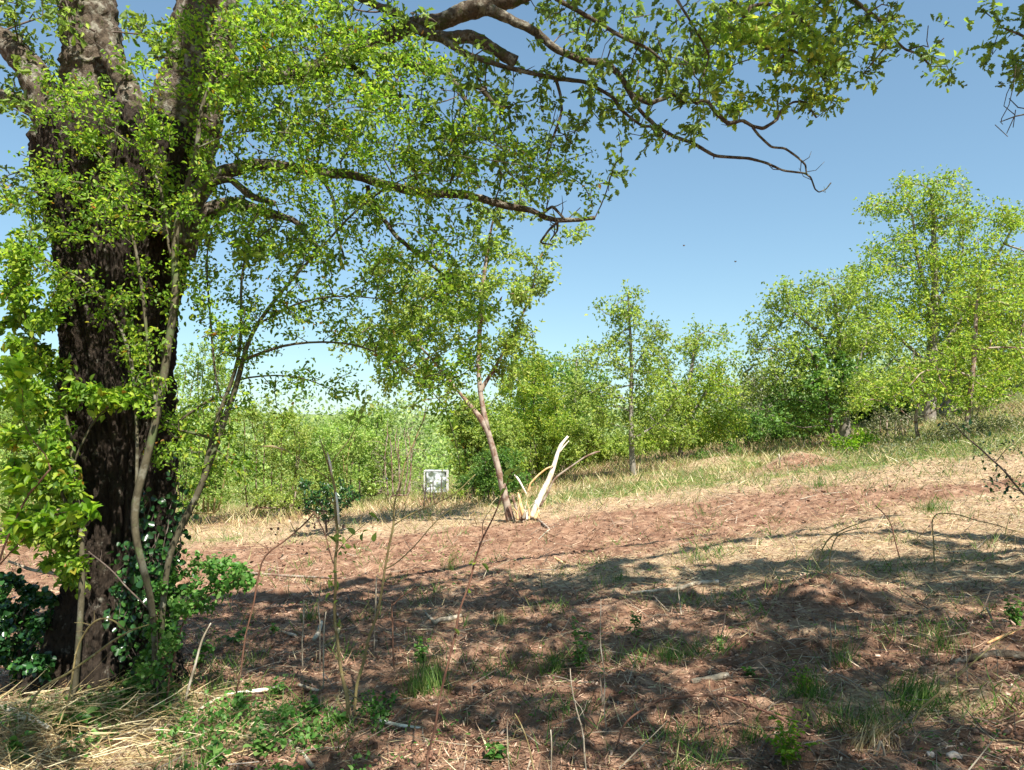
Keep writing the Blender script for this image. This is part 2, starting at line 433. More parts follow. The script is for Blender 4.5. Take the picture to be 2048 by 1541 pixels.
# ------------------------------------------------------------------ ground zones (world space)
ZS = []   # straw blobs
for (px, py, rx, ry, w) in [(850, 1030, 2.6, 1.6, 1.0), (700, 1050, 2.0, 1.2, 0.8), (1500, 1010, 5.0, 2.2, 0.25), (1850, 1010, 4.0, 3.0, 0.85),
                            (1750, 1080, 2.4, 1.0, 0.9), (1480, 1110, 1.2, 0.4, 0.45), (100, 1480, 1.2, 0.5, 1.0), (1950, 930, 8, 6, 0.8),
                            (1800, 1400, 0.5, 0.25, 0.7), (1180, 985, 2.5, 2, 0.4), (460, 1060, 2.0, 1.2, 0.6), (1400, 960, 5, 3, 0.45), (300, 1450, 0.7, 0.4, 0.7),
                            (1700, 940, 4, 3, 0.7), (2000, 1060, 2.0, 1.2, 0.8)]:
    g = Gd(px, py); ZS.append((g[0], g[1], rx, ry, w))
ZG = []   # green blobs
for (px, py, rx, ry, w) in [(1150, 990, 1.8, 0.9, 0.55), (1420, 1105, 0.9, 0.25, 0.5), (1950, 890, 8, 2.5, 0.9), (1880, 860, 4, 2, 0.7), (1250, 950, 3, 2, 0.4),
                            (600, 1000, 3, 1, 0.5), (1800, 1000, 1.4, 0.8, 0.5), (430, 1080, 1.2, 0.5, 0.5), (350, 1400, 0.8, 0.4, 0.5), (1600, 985, 1.5, .7, .5)]:
    g = Gd(px, py); ZG.append((g[0], g[1], rx, ry, w))
ZR = []   # bare red strips
for (px, py, rx, ry, w) in [(1900, 985, 2.2, 0.25, 1.0), (1650, 1005, 1.8, 0.2, 0.8), (1180, 1075, 3.6, 1.5, 1.0), (1380, 1030, 3.5, 1.5, 0.6), (830, 1075, 1.5, 0.35, 0.7), (1590, 925, 0.8, 0.5, 1.0)]:
    g = Gd(px, py); ZR.append((g[0], g[1], rx, ry, w))
def blobs(Z, x, y):
    s = 0
    for (bx, by, rx, ry, w) in Z:
        s = s + w * np.exp(-(((x - bx) / rx) ** 2 + ((y - by) / ry) ** 2))
    return s
def zone(x, y):
    n = fbm2(x * 0.9 + 3, y * 0.9, 3)
    red = np.clip(blobs(ZR, x, y), 0, 1)
    far = sstep(18, 30, y)
    st = np.clip(blobs(ZS, x, y) + 0.45 * n + 0.3 * far, 0, 1) * (1 - red * 0.9)
    gr = np.clip(blobs(ZG, x, y) + 0.35 * fbm2(x * 1.3 - 9, y * 1.3, 3) - 0.05 + 0.9 * far, 0, 1) * (1 - red)
    return st, gr

def build_ground():
    def axis(lo, hi, step, far, grow):
        a = list(np.arange(lo, hi, step)); s = step; v = a[-1]
        while v < far: s *= grow; v += s; a.append(v)
        s = step; v = a[0]; b = []
        while v > -far: s *= grow; v -= s; b.append(v)
        return np.array(b[::-1] + a)
    xs = axis(-5.0, 7.0, 0.03, 5000, 1.06)
    ys = axis(1.6, 11.5, 0.03, 5000, 1.035)
    X, Y = np.meshgrid(xs, ys)
    Z = height(X, Y)
    st, gr = zone(X, Y)
    near = sstep(16, 9, Y) * sstep(-8, -5, X) * sstep(11, 7, X)
    clod = fbm2(X * 5, Y * 5, 4, 0.6)
    fine = fbm2(X * 17, Y * 17, 3, 0.6)
    Z = Z + near * (0.050 * clod + 0.028 * np.abs(fine) + 0.10 * np.clip(fbm2(X * 2.1 + 4, Y * 2.1, 3) - 0.1, 0, 1)) * (1.1 - 0.4 * st) - 0.01
    Z = Z + (1 - near) * 0.03 * clod * sstep(60, 20, Y)
    nx, ny = len(xs), len(ys)
    V = np.stack([X, Y, Z], -1).reshape(-1, 3)
    i = np.arange(ny - 1)[:, None] * nx + np.arange(nx - 1)[None, :]
    F = np.stack([i, i + 1, i + nx + 1, i + nx], -1).reshape(-1)
    me = bpy.data.meshes.new('ground')
    me.vertices.add(len(V)); me.vertices.foreach_set('co', V.astype(np.float32).ravel())
    me.loops.add(len(F)); me.loops.foreach_set('vertex_index', F.astype(np.int32))
    nf = len(F) // 4
    me.polygons.add(nf); me.polygons.foreach_set('loop_start', (np.arange(nf) * 4).astype(np.int32)); me.polygons.foreach_set('loop_total', np.full(nf, 4, np.int32))
    me.polygons.foreach_set('use_smooth', np.ones(nf, bool))
    me.update(calc_edges=True)
    for nm, arr in (('straw', st), ('green', gr)):
        a = me.attributes.new(nm, 'FLOAT', 'POINT'); a.data.foreach_set('value', arr.astype(np.float32).ravel())
    me.materials.append(M['ground'])
    o = bpy.data.objects.new('ground', me); COL.objects.link(o)
    tag(o, kind='structure')
build_ground()

# ------------------------------------------------------------------ growing trees
def grow(skel, attractors, step=0.15, infl=1.2, kill=0.22, iters=160, jit=0.25, trop=0.05, maxnodes=9000):
    """space colonisation from a skeleton [(pos, parent, radius)] through attraction points"""
    pos = [np.asarray(p, float) for p, _, _ in skel]; par = [q for _, q, _ in skel]
    A = np.asarray(attractors, float)
    N0 = np.array(pos)
    d = np.linalg.norm(A[:, None, :] - N0[None], axis=2) if len(A) * len(N0) < 4e7 else None
    near = d.argmin(1); nd_ = d.min(1)
    alive = np.ones(len(A), bool)
    PA = np.array(pos)
    for it in range(iters):
        act = alive & (nd_ < infl)
        if not act.any():
            if alive.any() and it < iters - 1:
                infl *= 1.5
                if infl > 8: break
                continue
            break
        idx = near[act]; dirs = A[act] - PA[idx]; dirs /= np.linalg.norm(dirs, axis=1)[:, None] + 1e-9
        un, inv = np.unique(idx, return_inverse=True)
        S = np.zeros((len(un), 3)); np.add.at(S, inv, dirs)
        S /= np.linalg.norm(S, axis=1)[:, None] + 1e-9
        S += rng.normal(size=S.shape) * jit; S[:, 2] += trop
        S /= np.linalg.norm(S, axis=1)[:, None] + 1e-9
        newp = PA[un] + S * step
        base = len(PA)
        PA = np.vstack([PA, newp]); par.extend(un.tolist())
        al = np.where(alive)[0]
        dd = np.linalg.norm(A[al][:, None, :] - newp[None], axis=2)
        am = dd.argmin(1); dm = dd[np.arange(len(al)), am]
        up = dm < nd_[al]
        nd_[al[up]] = dm[up]; near[al[up]] = base + am[up]
        alive[al[nd_[al] < kill]] = False
        if len(PA) > maxnodes: break
    return PA, np.array(par)

def branch_mesh(mb, PA, par, skelr, tip=0.003, expo=2.3, rmax=None, wob=0.0, detail=1.0, mat=0, skip=0):
    """tubes for a node tree; returns node radii and depth-to-tip"""
    n = len(PA); r = np.zeros(n); kids = [[] for _ in range(n)]
    for i, p in enumerate(par):
        if p >= 0: kids[p].append(i)
    order = np.arange(n)[::-1]
    acc = np.zeros(n); tipd = np.zeros(n, int)
    for i in order:
        r[i] = (acc[i]) ** (1 / expo) if kids[i] else tip
        if i < len(skelr) and skelr[i] > 0: r[i] = skelr[i]
        if par[i] >= 0:
            if not (i < len(skelr) and skelr[i] > 0): acc[par[i]] += r[i] ** expo
            tipd[par[i]] = max(tipd[par[i]], tipd[i] + 1)
    if rmax: r = np.minimum(r, rmax)
    for i in range(n):                       # a branch is never thicker than what carries it
        if par[i] >= 0 and i >= len(skelr): r[i] = min(r[i], r[par[i]] * 0.85 if par[i] < len(skelr) else r[par[i]])
    starts = [i for i in range(n) if par[i] < 0]
    stack = [(s, None) for s in starts]
    if skip: stack = [(i, par[i]) for i in range(skip, n) if par[i] < skip]
    while stack:
        s0, pre = stack.pop()
        ch = [s0] if pre is None else [pre, s0]
        cur = s0
        while kids[cur]:
            ks = kids[cur]
            main = max(ks, key=lambda k: (r[k], tipd[k]))
            if cur < len(skelr) and main >= len(skelr) and any(k < len(skelr) for k in ks):
                main = [k for k in ks if k < len(skelr)][0]
            for k in ks:
                if k != main: stack.append((k, cur))
            ch.append(main); cur = main
        if len(ch) < 2: continue
        pts = PA[ch].copy(); rr = r[ch].copy()
        if pre is not None: rr[0] = min(rr[0], rr[1] * 1.15)
        if rr[0] > 0.012 and len(ch) > 2:       # refine thick ones a little
            k = len(pts); t = np.arange(k); tt = np.linspace(0, k - 1, (k - 1) * 2 + 1)
            q = pts.copy(); q[1:-1] = 0.5 * pts[1:-1] + 0.25 * (pts[:-2] + pts[2:])
            pts = np.stack([np.interp(tt, t, q[:, c]) for c in range(3)], 1); rr = np.interp(tt, t, rr)
        elif len(pts) > 2:
            pts[1:-1] = 0.6 * pts[1:-1] + 0.2 * (pts[:-2] + pts[2:])
        if wob: rr = rr * (1 + wob * rng.normal(size=len(rr)))
        m = rr.max()
        sides = 14 if m > 0.09 else 9 if m > 0.035 else 6 if m > 0.012 else 4 if m > 0.005 else 3
        mb.tube(pts, rr, max(3, int(sides * detail)), cap=m > 0.012, mat=mat)
    return r, tipd

def skeleton(paths, root_par=-1):
    """paths: list of (points Nx3, radii). A later path starts at the nearest existing node"""
    S = []
    for k, (pts, rad) in enumerate(paths):
        pts = np.asarray(pts, float); rad = np.broadcast_to(np.asarray(rad, float), (len(pts),))
        # resample
        seg = np.linalg.norm(np.diff(pts, axis=0), axis=1); L = np.concatenate([[0], np.cumsum(seg)])
        m = max(2, int(L[-1] / SKEL_STEP) + 1)
        # catmull-like smoothing by interpolation of a denser curve
        tt = np.linspace(0, L[-1], m)
        q = np.stack([np.interp(tt, L, pts[:, c]) for c in range(3)], 1); rr = np.interp(tt, L, rad)
        if m > 3:
            for _ in range(2): q[1:-1] = 0.5 * q[1:-1] + 0.25 * (q[:-2] + q[2:])
        if k == 0 or not S: par = -1
        else:
            E = np.array([s[0] for s in S]); dd = np.linalg.norm(E - q[0], axis=1); par = int(dd.argmin())
            if dd[par] > 0.35: par = -1
        for i in range(m):
            S.append((q[i], par, rr[i])); par = len(S) - 1
    return S
SKEL_STEP = 0.15

def pxpath(pts, depth=None, wpx=None):
    """[(px, py, width px[, depth])] -> points, radii"""
    out = []; rad = []
    for q in pts:
        d = q[3] if len(q) > 3 else depth
        out.append(P(q[0], q[1], d)); rad.append(0.5 * q[2] * d / FPX)
    return np.array(out), np.array(rad)

def blob_points(bl, depth, n, dscale=1.0, clump=0.0, rz=None, clump_size=None):
    """points in ellipsoids given by centre and radii in photo pixels at a depth"""
    pts = []
    w = np.array([b[2] * b[3] * (b[4] if len(b) > 4 else 1) for b in bl], float); w /= w.sum()
    if clump:
        c = blob_points(bl, depth, max(6, int(n / clump)), dscale, 0, rz)
        i = rng.integers(0, len(c), n)
        sg = clump_size if clump_size else 0.013 * depth
        return c[i] + rng.normal(size=(n, 3)) * np.array([sg, sg, sg * 0.5])
    cnt = rng.multinomial(n, w)
    for b, c in zip(bl, cnt):
        d0 = b[5] if len(b) > 5 else depth
        v = nrm(rng.normal(size=(c, 3))) * (rng.random((c, 1)) ** (1 / 2.3))
        dd = (rz if rz else min(b[2], b[3]) * 1.1 * dscale * d0 / FPX)
        for k in range(c):
            pts.append(P(b[0] + v[k, 0] * b[2], b[1] + v[k, 2] * b[3], d0 + v[k, 1] * dd))
    return np.array(pts)

def leaves(mb, PA, par, r, tipd, n, size, tpl, maxr=0.012, maxtip=4, spread=0.05, droop=-0.1, n_up=0.9, mat=0, rosette=1, wid=1.0):
    ok = np.where((r < maxr) & (tipd <= maxtip) & (par >= 0))[0]
    if len(ok) == 0: return
    w = 1.0 / (1.0 + tipd[ok] * 0.5); w /= w.sum()
    k = max(1, n // rosette)
    i = rng.choice(ok, k, p=w)
    t = rng.random((k, 1))
    p = PA[i] * t + PA[par[i]] * (1 - t)
    ax = nrm(PA[i] - PA[par[i]])
    p = p + rng.normal(size=p.shape) * spread
    if rosette > 1:
        p = np.repeat(p, rosette, 0); ax = np.repeat(ax, rosette, 0)
        k = len(p)
        p = p + rng.normal(size=p.shape) * size * 0.18
    a = nrm(ax * 0.6 + rng.normal(size=(k, 3)) * 0.75 + np.array([0, 0, droop]))
    nn = nrm(rng.normal(size=(k, 3)) * 0.65 + np.array([0, 0, n_up]))
    L = size * np.clip(rng.normal(1, 0.28, k), 0.4, 1.7)
    scatter(mb, tpl, p, a, nn, L, L * wid * rng.uniform(0.8, 1.2, k), mat=mat)

def tree(name, label, cat, base, depth, paths, bl, natt, nleaf, lsize, lmat, bmat, tpl=LEAF_TRI, step=0.2, infl=2.0, kill=0.3, tip=0.004,
         spread=0.10, dscale=1.0, group=None, clearup=None, jit=0.28, trop=0.06, maxtip=4, rosette=1, extra=None, part=('trunk', 'crown'), skel_step=0.3, clump=9):
    """one tree: traced trunk paths, grown branches and a leafy crown"""
    global SKEL_STEP
    SKEL_STEP = skel_step
    P0 = [pxpath(p, depth) for p in paths]
    b0 = P0[0][0][0]
    gz = float(height(b0[0], b0[1]))
    P0[0][0][0][2] = min(P0[0][0][0][2], gz - 0.08)
    t = thing(name, (b0[0], b0[1], gz), label, cat, group)
    for q in P0[1:]: pass
    S = skeleton(P0)
    A = blob_points(bl, depth, natt, dscale, clump=clump)
    A = A[A[:, 2] > height(A[:, 0], A[:, 1]) + 0.15]
    PA, par = grow(S, A, step, infl, kill, jit=jit, trop=trop)
    mb = MB()
    r, tipd = branch_mesh(mb, PA, par, [s[2] for s in S], tip=tip, wob=0.03)
    tr = mb.build(part[0], bmat, t, smooth=True)
    lb = MB()
    leaves(lb, PA, par, r, tipd, nleaf, lsize, tpl, maxr=max(0.02, tip * 4), maxtip=maxtip, spread=spread, rosette=rosette)
    if lb.n: lb.build(part[1], lmat, t)
    return t

# ================================================================== THE OLD OAK
TD = 5.05     # distance of the old trunk
def oak():
    global SKEL_STEP
    rows = [(1400, 78, 372), (1350, 100, 352), (1300, 122, 338), (1200, 140, 336), (1100, 150, 345), (1000, 150, 348), (900, 147, 348), (800, 136, 346), (700, 128, 347),
            (600, 122, 352), (500, 112, 372), (430, 100, 392), (360, 88, 412), (300, 82, 420), (270, 96, 405), (245, 122, 372), (222, 160, 325), (205, 200, 285)]
    c0 = P(236, 1345, TD)
    gz = float(height(c0[0], c0[1]))
    t = thing('oak_tree', (c0[0], c0[1], gz), 'huge old oak with black furrowed trunk forking into mossy limbs, left foreground', 'tree')
    # trunk
    ys = np.linspace(1400, 205, 420)
    R = np.array(rows[::-1], float)
    xl = np.interp(ys, R[:, 0], R[:, 1]); xr = np.interp(ys, R[:, 0], R[:, 2])
    for _ in range(6):
        xl[1:-1] = 0.5 * xl[1:-1] + 0.25 * (xl[:-2] + xl[2:]); xr[1:-1] = 0.5 * xr[1:-1] + 0.25 * (xr[:-2] + xr[2:])
    C = np.array([P(0.5 * (a + b), y, TD) for a, b, y in zip(xl, xr, ys)])
    rad = 0.5 * (xr - xl) * TD / FPX
    na = 340
    an = np.arange(na) / na * 2 * math.pi
    zz = C[:, 2][:, None]; A = an[None, :]
    cx, sy_ = np.cos(A), np.sin(A)
    # bark: long broken ridges running up, plus big lobes
    w = noise3(cx * 2.2 + 0 * zz, sy_ * 2.2 + 0 * zz, zz * 1.2) * 0.5
    fur = 1 - np.abs(noise3(cx * 5.5 + w, sy_ * 5.5 + w, zz * 1.5 + 0 * A)) * 2.6
    fur2 = 1 - np.abs(noise3(cx * 12 + w, sy_ * 12, zz * 4.0 + 9)) * 2.2
    lump = noise3(cx * 1.3 + 4, sy_ * 1.3, zz * 0.9 + 0 * A)
    base = sstep(0.9, 0.0, zz - gz)
    lobes = base * 0.10 * np.cos(A * 5 + 1.0 + 0.6 * lump)
    disp = 0.05 * lump - 0.055 * np.clip(fur, 0, 1) ** 2 - 0.028 * np.clip(fur2, 0, 1) + 0.022 * noise3(cx * 20, sy_ * 20, zz * 14) + 0.014 * noise3(cx * 42, sy_ * 42, zz * 36) + lobes
    rr = rad[:, None] * (1 + lobes * 0.5) + disp
    V = np.stack([C[:, 0][:, None] + rr * cx, C[:, 1][:, None] + rr * sy_ * 0.92, zz + 0 * rr], -1).reshape(-1, 3)
    k = len(ys)
    i = np.arange(k - 1)[:, None] * na; j = np.arange(na)[None, :]; j2 = (j + 1) % na
    F = np.stack([i + j, i + j2, i + na + j2, i + na + j], -1).reshape(-1)
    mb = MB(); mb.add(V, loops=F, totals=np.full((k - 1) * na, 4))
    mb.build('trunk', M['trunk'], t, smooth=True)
    # limbs, each its own part
    def limb(pts, depth=TD, name='limb', mat=None, side=40):
        q, rd = pxpath(pts, depth)
        k = len(q); tt = np.linspace(0, k - 1, (k - 1) * 16 + 1)
        q2 = np.stack([np.interp(tt, np.arange(k), q[:, c]) for c in range(3)], 1); r2 = np.interp(tt, np.arange(k), rd)
        for _ in range(9): q2[1:-1] = 0.5 * q2[1:-1] + 0.25 * (q2[:-2] + q2[2:])
        # uneven bark
        n = len(q2)
        m = MB(); m.tube(q2, r2, side)
        Vv = m.V[0].reshape(n, side, 3)
        dirv = Vv - q2[:, None, :]
        nz = noise3(Vv[..., 0] * 7, Vv[..., 1] * 7, Vv[..., 2] * 7) * 0.13 + noise3(Vv[..., 0] * 24, Vv[..., 1] * 24, Vv[..., 2] * 24) * 0.16 + noise3(Vv[..., 0] * 60, Vv[..., 1] * 60, Vv[..., 2] * 60) * 0.06
        Vv = q2[:, None, :] + dirv * (1 + nz[..., None])
        m.V[0] = Vv.reshape(-1, 3)
        if name == 'bough':
            for kk in range(max(3, k // 2)):
                ii = rng.integers(4, n - 2); dv = nrm(rng.normal(size=3) + np.array([.3, 0, .1])); ln = rng.uniform(.03, .14)
                a0 = q2[ii]; a1 = a0 + dv * ln * .5 + rng.normal(size=3) * .01; a2 = a0 + dv * ln + np.array([0, 0, .3 * ln])
                m.tube([a0, a1, a2], [min(.006, r2[ii] * .5), min(.004, r2[ii] * .4), .0012], 5)
        return m.build(name, mat or M['limb'], t, smooth=True), list(zip(q2[::12], r2[::12]))
    SK = []
    L = [
        ([(240, 460, 170), (225, 330, 165), (208, 250, 145), (196, 190, 130), (185, 110, 112), (178, 20, 104), (172, -80, 100), (190, -220, 90)], TD + 0.1),
        ([(290, 470, 170), (330, 350, 165), (358, 270, 150), (380, 200, 134), (402, 120, 126), (415, 30, 120), (425, -80, 110), (500, -240, 90)], TD + 0.05),
        ([(200, 420, 120), (150, 310, 100), (112, 235, 76), (92, 195, 64), (55, 130, 56), (18, 90, 50), (-50, 55, 44)], TD - 0.1),
        ([(160, 360, 80), (110, 270, 50), (72, 222, 34), (28, 198, 30), (-50, 186, 28)], TD + 0.2),
        ([(270, 230, 70), (255, 175, 46), (225, 120, 40), (205, 70, 38)], TD - 0.15),
        ([(385, 230, 66), (450, 172, 44), (520, 152, 38), (600, 150, 36), (680, 122, 34), (745, 85, 34), (834, 48, 34), (880, 46, 32), (930, 22, 38), (985, 8, 42), (1055, -14, 34), (1150, -60, 30), (1400, -170, 26)], TD),
        ([(600, -60, 20), (690, -20, 18), (745, 8, 15), (790, 26, 15), (822, 52, 16), (860, 72, 20), (900, 76, 24), (945, 74, 26), (985, 98, 24), (1010, 113, 24), (1031, 124, 24)], TD - 0.1),
        ([(345, 480, 90), (385, 400, 44), (435, 348, 30), (510, 328, 24), (580, 335, 22), (650, 348, 20), (700, 348, 19), (770, 370, 18), (850, 388, 17), (920, 388, 16), (965, 398, 15), (1010, 412, 14), (1060, 420, 12), (1090, 436, 11), (1115, 441, 10), (1160, 440, 8), (1190, 436, 8)], TD - 0.25),
        ([(350, 500, 80), (400, 430, 40), (470, 404, 26), (530, 425, 18), (590, 440, 12), (640, 500, 8)], TD + 0.1),
        ([(380, 420, 34), (410, 366, 17), (462, 358, 14), (500, 392, 14), (550, 408, 12)], TD - 0.3),
    ]
    for pts, d in L:
        _, nodes = limb(pts, d)
        SK.append((pts, d))
    # boughs
    B = [
        ([(975, 18, 26), (1030, 44, 18), (1072, 64, 17), (1110, 98, 15), (1165, 122, 14), (1215, 127, 14), (1243, 155, 12), (1262, 190, 11), (1300, 208, 10), (1320, 200, 9), (1348, 189, 9), (1372, 206, 8), (1413, 201, 8), (1434, 229, 8), (1457, 248, 8), (1485, 241, 7), (1505, 253, 7), (1526, 258, 7), (1553, 241, 6), (1563, 219, 5), (1587, 204, 5), (1611, 204, 4.5), (1633, 236, 3.5)], TD - 0.1),
        ([(1505, 255, 6), (1519, 273, 5), (1543, 295, 5), (1570, 297, 4.5), (1594, 314, 4), (1611, 330, 3.6), (1613, 349, 3)], TD - 0.1),
        ([(1261, 191, 9), (1280, 222, 8), (1312, 253, 8), (1348, 274, 7), (1385, 286, 7), (1430, 313, 6.5), (1498, 317, 6), (1532, 326, 5), (1567, 342, 4.5), (1611, 347, 4), (1622, 356, 3.5), (1630, 379, 3), (1638, 385, 2.6), (1652, 379, 2.5), (1662, 366, 2.2)], TD - 0.12),
        ([(880, 76, 16), (930, 108, 13), (1008, 134, 10), (1060, 146, 9), (1111, 157, 9), (1172, 164, 8), (1227, 195, 7), (1240, 219, 6), (1281, 251, 5.5), (1309, 255, 5)], TD - 0.15),
        ([(1111, 157, 7), (1121, 190, 6), (1124, 225, 5.5), (1110, 265, 5), (1098, 298, 4), (1090, 330, 3)], TD - 0.15),
        ([(760, 110, 22), (830, 134, 18), (888, 141, 14), (919, 174, 12), (960, 173, 11), (985, 205, 9), (998, 214, 8)], TD - 0.2),
        ([(919, 176, 9), (933, 208, 8), (955, 225, 7), (963, 240, 6)], TD - 0.2),
        ([(690, 125, 20), (732, 152, 11), (752, 183, 10), (780, 193, 9), (820, 193, 6)], TD + 0.1),
        ([(735, 372, 10), (741, 410, 11), (769, 441, 10), (793, 474, 9), (834, 508, 7), (890, 552, 5)], TD - 0.2),
        ([(1080, 432, 6), (1105, 412, 6), (1130, 440, 5)], TD - 0.3),
        ([(1118, 442, 6), (1098, 460, 5), (1080, 486, 4), (1105, 490, 3)], TD - 0.3),
        ([(1115, 444, 5), (1115, 462, 4), (1100, 482, 3)], TD - 0.25),
        ([(1380, -120, 15), (1464, 0, 11), (1493, 36, 10), (1488, 68, 9), (1526, 97, 8), (1587, 101, 6), (1628, 130, 4), (1650, 165, 3)], TD - 0.3),
        ([(1493, 36, 8), (1500, 14, 7), (1528, 7, 7), (1570, 17, 6), (1618, 51, 5), (1638, 88, 3)], TD - 0.45),
        ([(1620, -90, 11), (1707, 0, 8), (1768, 48, 7), (1782, 72, 6), (1809, 99, 5), (1840, 109, 4), (1861, 133, 3)], TD - 0.3),
        ([(1782, 80, 4), (1748, 123, 3), (1727, 147, 2)], TD - 0.3),
        ([(1060, -60, 14), (1114, 0, 9), (1159, 24, 9), (1206, 51, 8), (1244, 75, 7), (1295, 96, 6), (1330, 126, 5), (1377, 130, 3)], TD - 0.5),
        ([(1380, -100, 8), (1348, -10, 6), (1385, 50, 5), (1420, 110, 4), (1400, 170, 2)], TD - 0.5),
        ([(640, 346, 9), (668, 400, 6), (672, 460, 5), (690, 520, 3)], TD + 0.1),
    ]
    for pts, d in B:
        limb(pts, d, 'bough', side=12)
        SK.append((pts, d))
    # roof limbs out of the picture that shade the ground
    def wl(pts):
        q = np.array([p[:3] for p in pts], float); rd = np.array([p[3] for p in pts])
        return q, rd
    roof = [wl([(-2.4, 5.1, 6.0, .18), (-1.5, 4.2, 6.6, .15), (0.2, 3.4, 6.9, .12), (2.0, 2.8, 7.0, .09), (4.2, 2.2, 7.2, .07), (6.5, 1.8, 7.3, .04)]),
            wl([(0.0, 3.4, 6.9, .09), (1.0, 4.6, 6.6, .07), (2.6, 5.2, 6.4, .05), (4.5, 5.4, 6.3, .03)]),
            wl([(-2.4, 5.1, 6.0, .15), (-3.0, 3.6, 6.6, .12), (-3.2, 1.6, 7.0, .09), (-2.8, 0.0, 7.2, .06)]),
            wl([(-1.6, 4.3, 6.5, .11), (-0.6, 2.0, 7.0, .08), (1.2, 0.6, 7.2, .05), (2.8, -.6, 7.3, .03)]),
            wl([(2.8, -.6, 7.3, .04), (4.4, -1.2, 7.4, .03), (6.2, -1.6, 7.5, .02)]), wl([(4.2, 2.2, 7.2, .05), (5.2, .9, 7.3, .04), (6.0, -.4, 7.4, .02)]),
            wl([(2.0, 2.8, 7.0, .06), (4.0, 4.2, 6.9, .04), (6.8, 5.0, 7.0, .03)])]
    mbr = MB()
    for q, rd in roof: mbr.tube(q, rd, 9)
    mbr.build('limb', M['limb'], t, smooth=True)
    # grown twigs -------------------------------------------------
    SKEL_STEP = 0.16
    S = []
    allp = [pxpath(p, d) for p, d in SK[2:]] + roof
    for q, rd in allp:
        SKn = skeleton([(q, np.minimum(rd, 0.06))])
        off = len(S)
        S += [(a, (b + off if b >= 0 else -1), c) for a, b, c in SKn]
    bl = [(60, 60, 90, 70, 1.0), (20, 200, 50, 60, .8), (300, 60, 60, 50, .8), (520, 60, 110, 90, 1.3), (640, 60, 120, 90, 1.4), (720, 200, 100, 60, 1.2), (570, 250, 120, 60, 1.0),
          (860, 210, 100, 60, 1.1), (1000, 240, 60, 90, .9), (1160, 200, 70, 70, .8), (1190, 60, 90, 60, 1.2), (1300, 60, 80, 80, 1.1), (1270, 290, 110, 30, .7),
          (1360, 235, 45, 35, .7), (1400, 140, 90, 70, 1.2), (1530, 60, 110, 70, 2.0), (1640, 90, 70, 80, 1.5), (1590, 150, 60, 30, .8), (1450, 30, 90, 60, 1.2), (1370, 290, 30, 22, .5),
          (1740, 20, 60, 50, .8), (1865, 105, 45, 35, 1.1), (1775, 95, 50, 40, .6), (900, 300, 110, 50, .9), (1060, 340, 70, 50, .8), (880, 440, 130, 50, .7), (1010, 370, 90, 30, .6),
          (520, 500, 120, 60, .5), (800, 60, 90, 50, .5), (950, 150, 60, 40, .6), (1250, 150, 60, 40, .7), (470, 420, 60, 50, .4), (40, 420, 60, 120, .7), (60, -40, 120, 60, .6)]
    A1 = blob_points(bl, TD - 0.2, 2600, rz=0.55, clump=5, clump_size=.10)
    n2 = 1900
    x = rng.uniform(-5.0, 8.5, n2); y = rng.uniform(-2.5, 5.6, n2); z = rng.uniform(5.3, 7.8, n2)
    cl = noise3(x * 0.75 + 3, y * 1.5, z * 0.4)
    keep = ((x > 0.9) | (y < 0.2)) & ((y < 2.5) | (x < 1.8) | (rng.random(n2) < .35)) & (cl > -0.06) & (z > 1.9 + 0.66 * np.maximum(y, 0)) & (y + 0.61 * (z - .2) < 8.1 - 0.24 * (x - .35 * z))
    A2 = np.stack([x, y, z], 1)[keep]
    PA, par = grow(S, np.vstack([A1, A2]), 0.10, 1.1, 0.15, iters=230, jit=0.5, trop=0.0, maxnodes=30000)
    par2 = par.copy()
    mb = MB()
    # only the grown nodes need new tubes: the skeleton is already modelled
    r, tipd = branch_mesh(mb, PA, par, [min(s[2], 0.02) * 0.6 for s in S], tip=0.0032, wob=0.08, skip=len(S))
    mb.build('twigs', M['twig'], t, smooth=True)['kind'] = 'stuff'
    grown = np.arange(len(PA)) >= len(S)
    # leaves: oak rosettes
    lb = MB()
    tip2 = np.where(grown, tipd, 99)
    inview = (PA[:, 2] - CAMZ) < 0.64 * np.maximum(PA[:, 1], 0.1)
    ty = np.where(inview, tip2, 99); to = np.where(~inview, tip2, 99)
    leaves(lb, PA, par, r, ty, 14000, 0.050, LEAF_OAK, maxr=0.012, maxtip=3, spread=0.045, rosette=5, wid=0.85)
    leaves(lb, PA, par, r, to, 38000, 0.078, LEAF_TRI, maxr=0.014, maxtip=5, spread=0.16, rosette=3, wid=1.5)
    lb.build('crown', M['leafOak'], t)
    lb = MB()
    sel = inview & (PA[:, 0] > 1.30) & (PA[:, 0] < 2.25) & (PA[:, 2] > 3.45)  # sunlight passing through these leaves is put into a yellower colour
    leaves(lb, PA, par, r, np.where(sel, tip2, 99), 2300, 0.050, LEAF_OAK, maxr=0.012, maxtip=3, spread=0.05, rosette=5, wid=0.85)
    if lb.n: lb.build('crown', M['leafYel'], t)['label'] = 'upper right bough leaves with sun shining through painted in yellow-green'
    return t
oak()

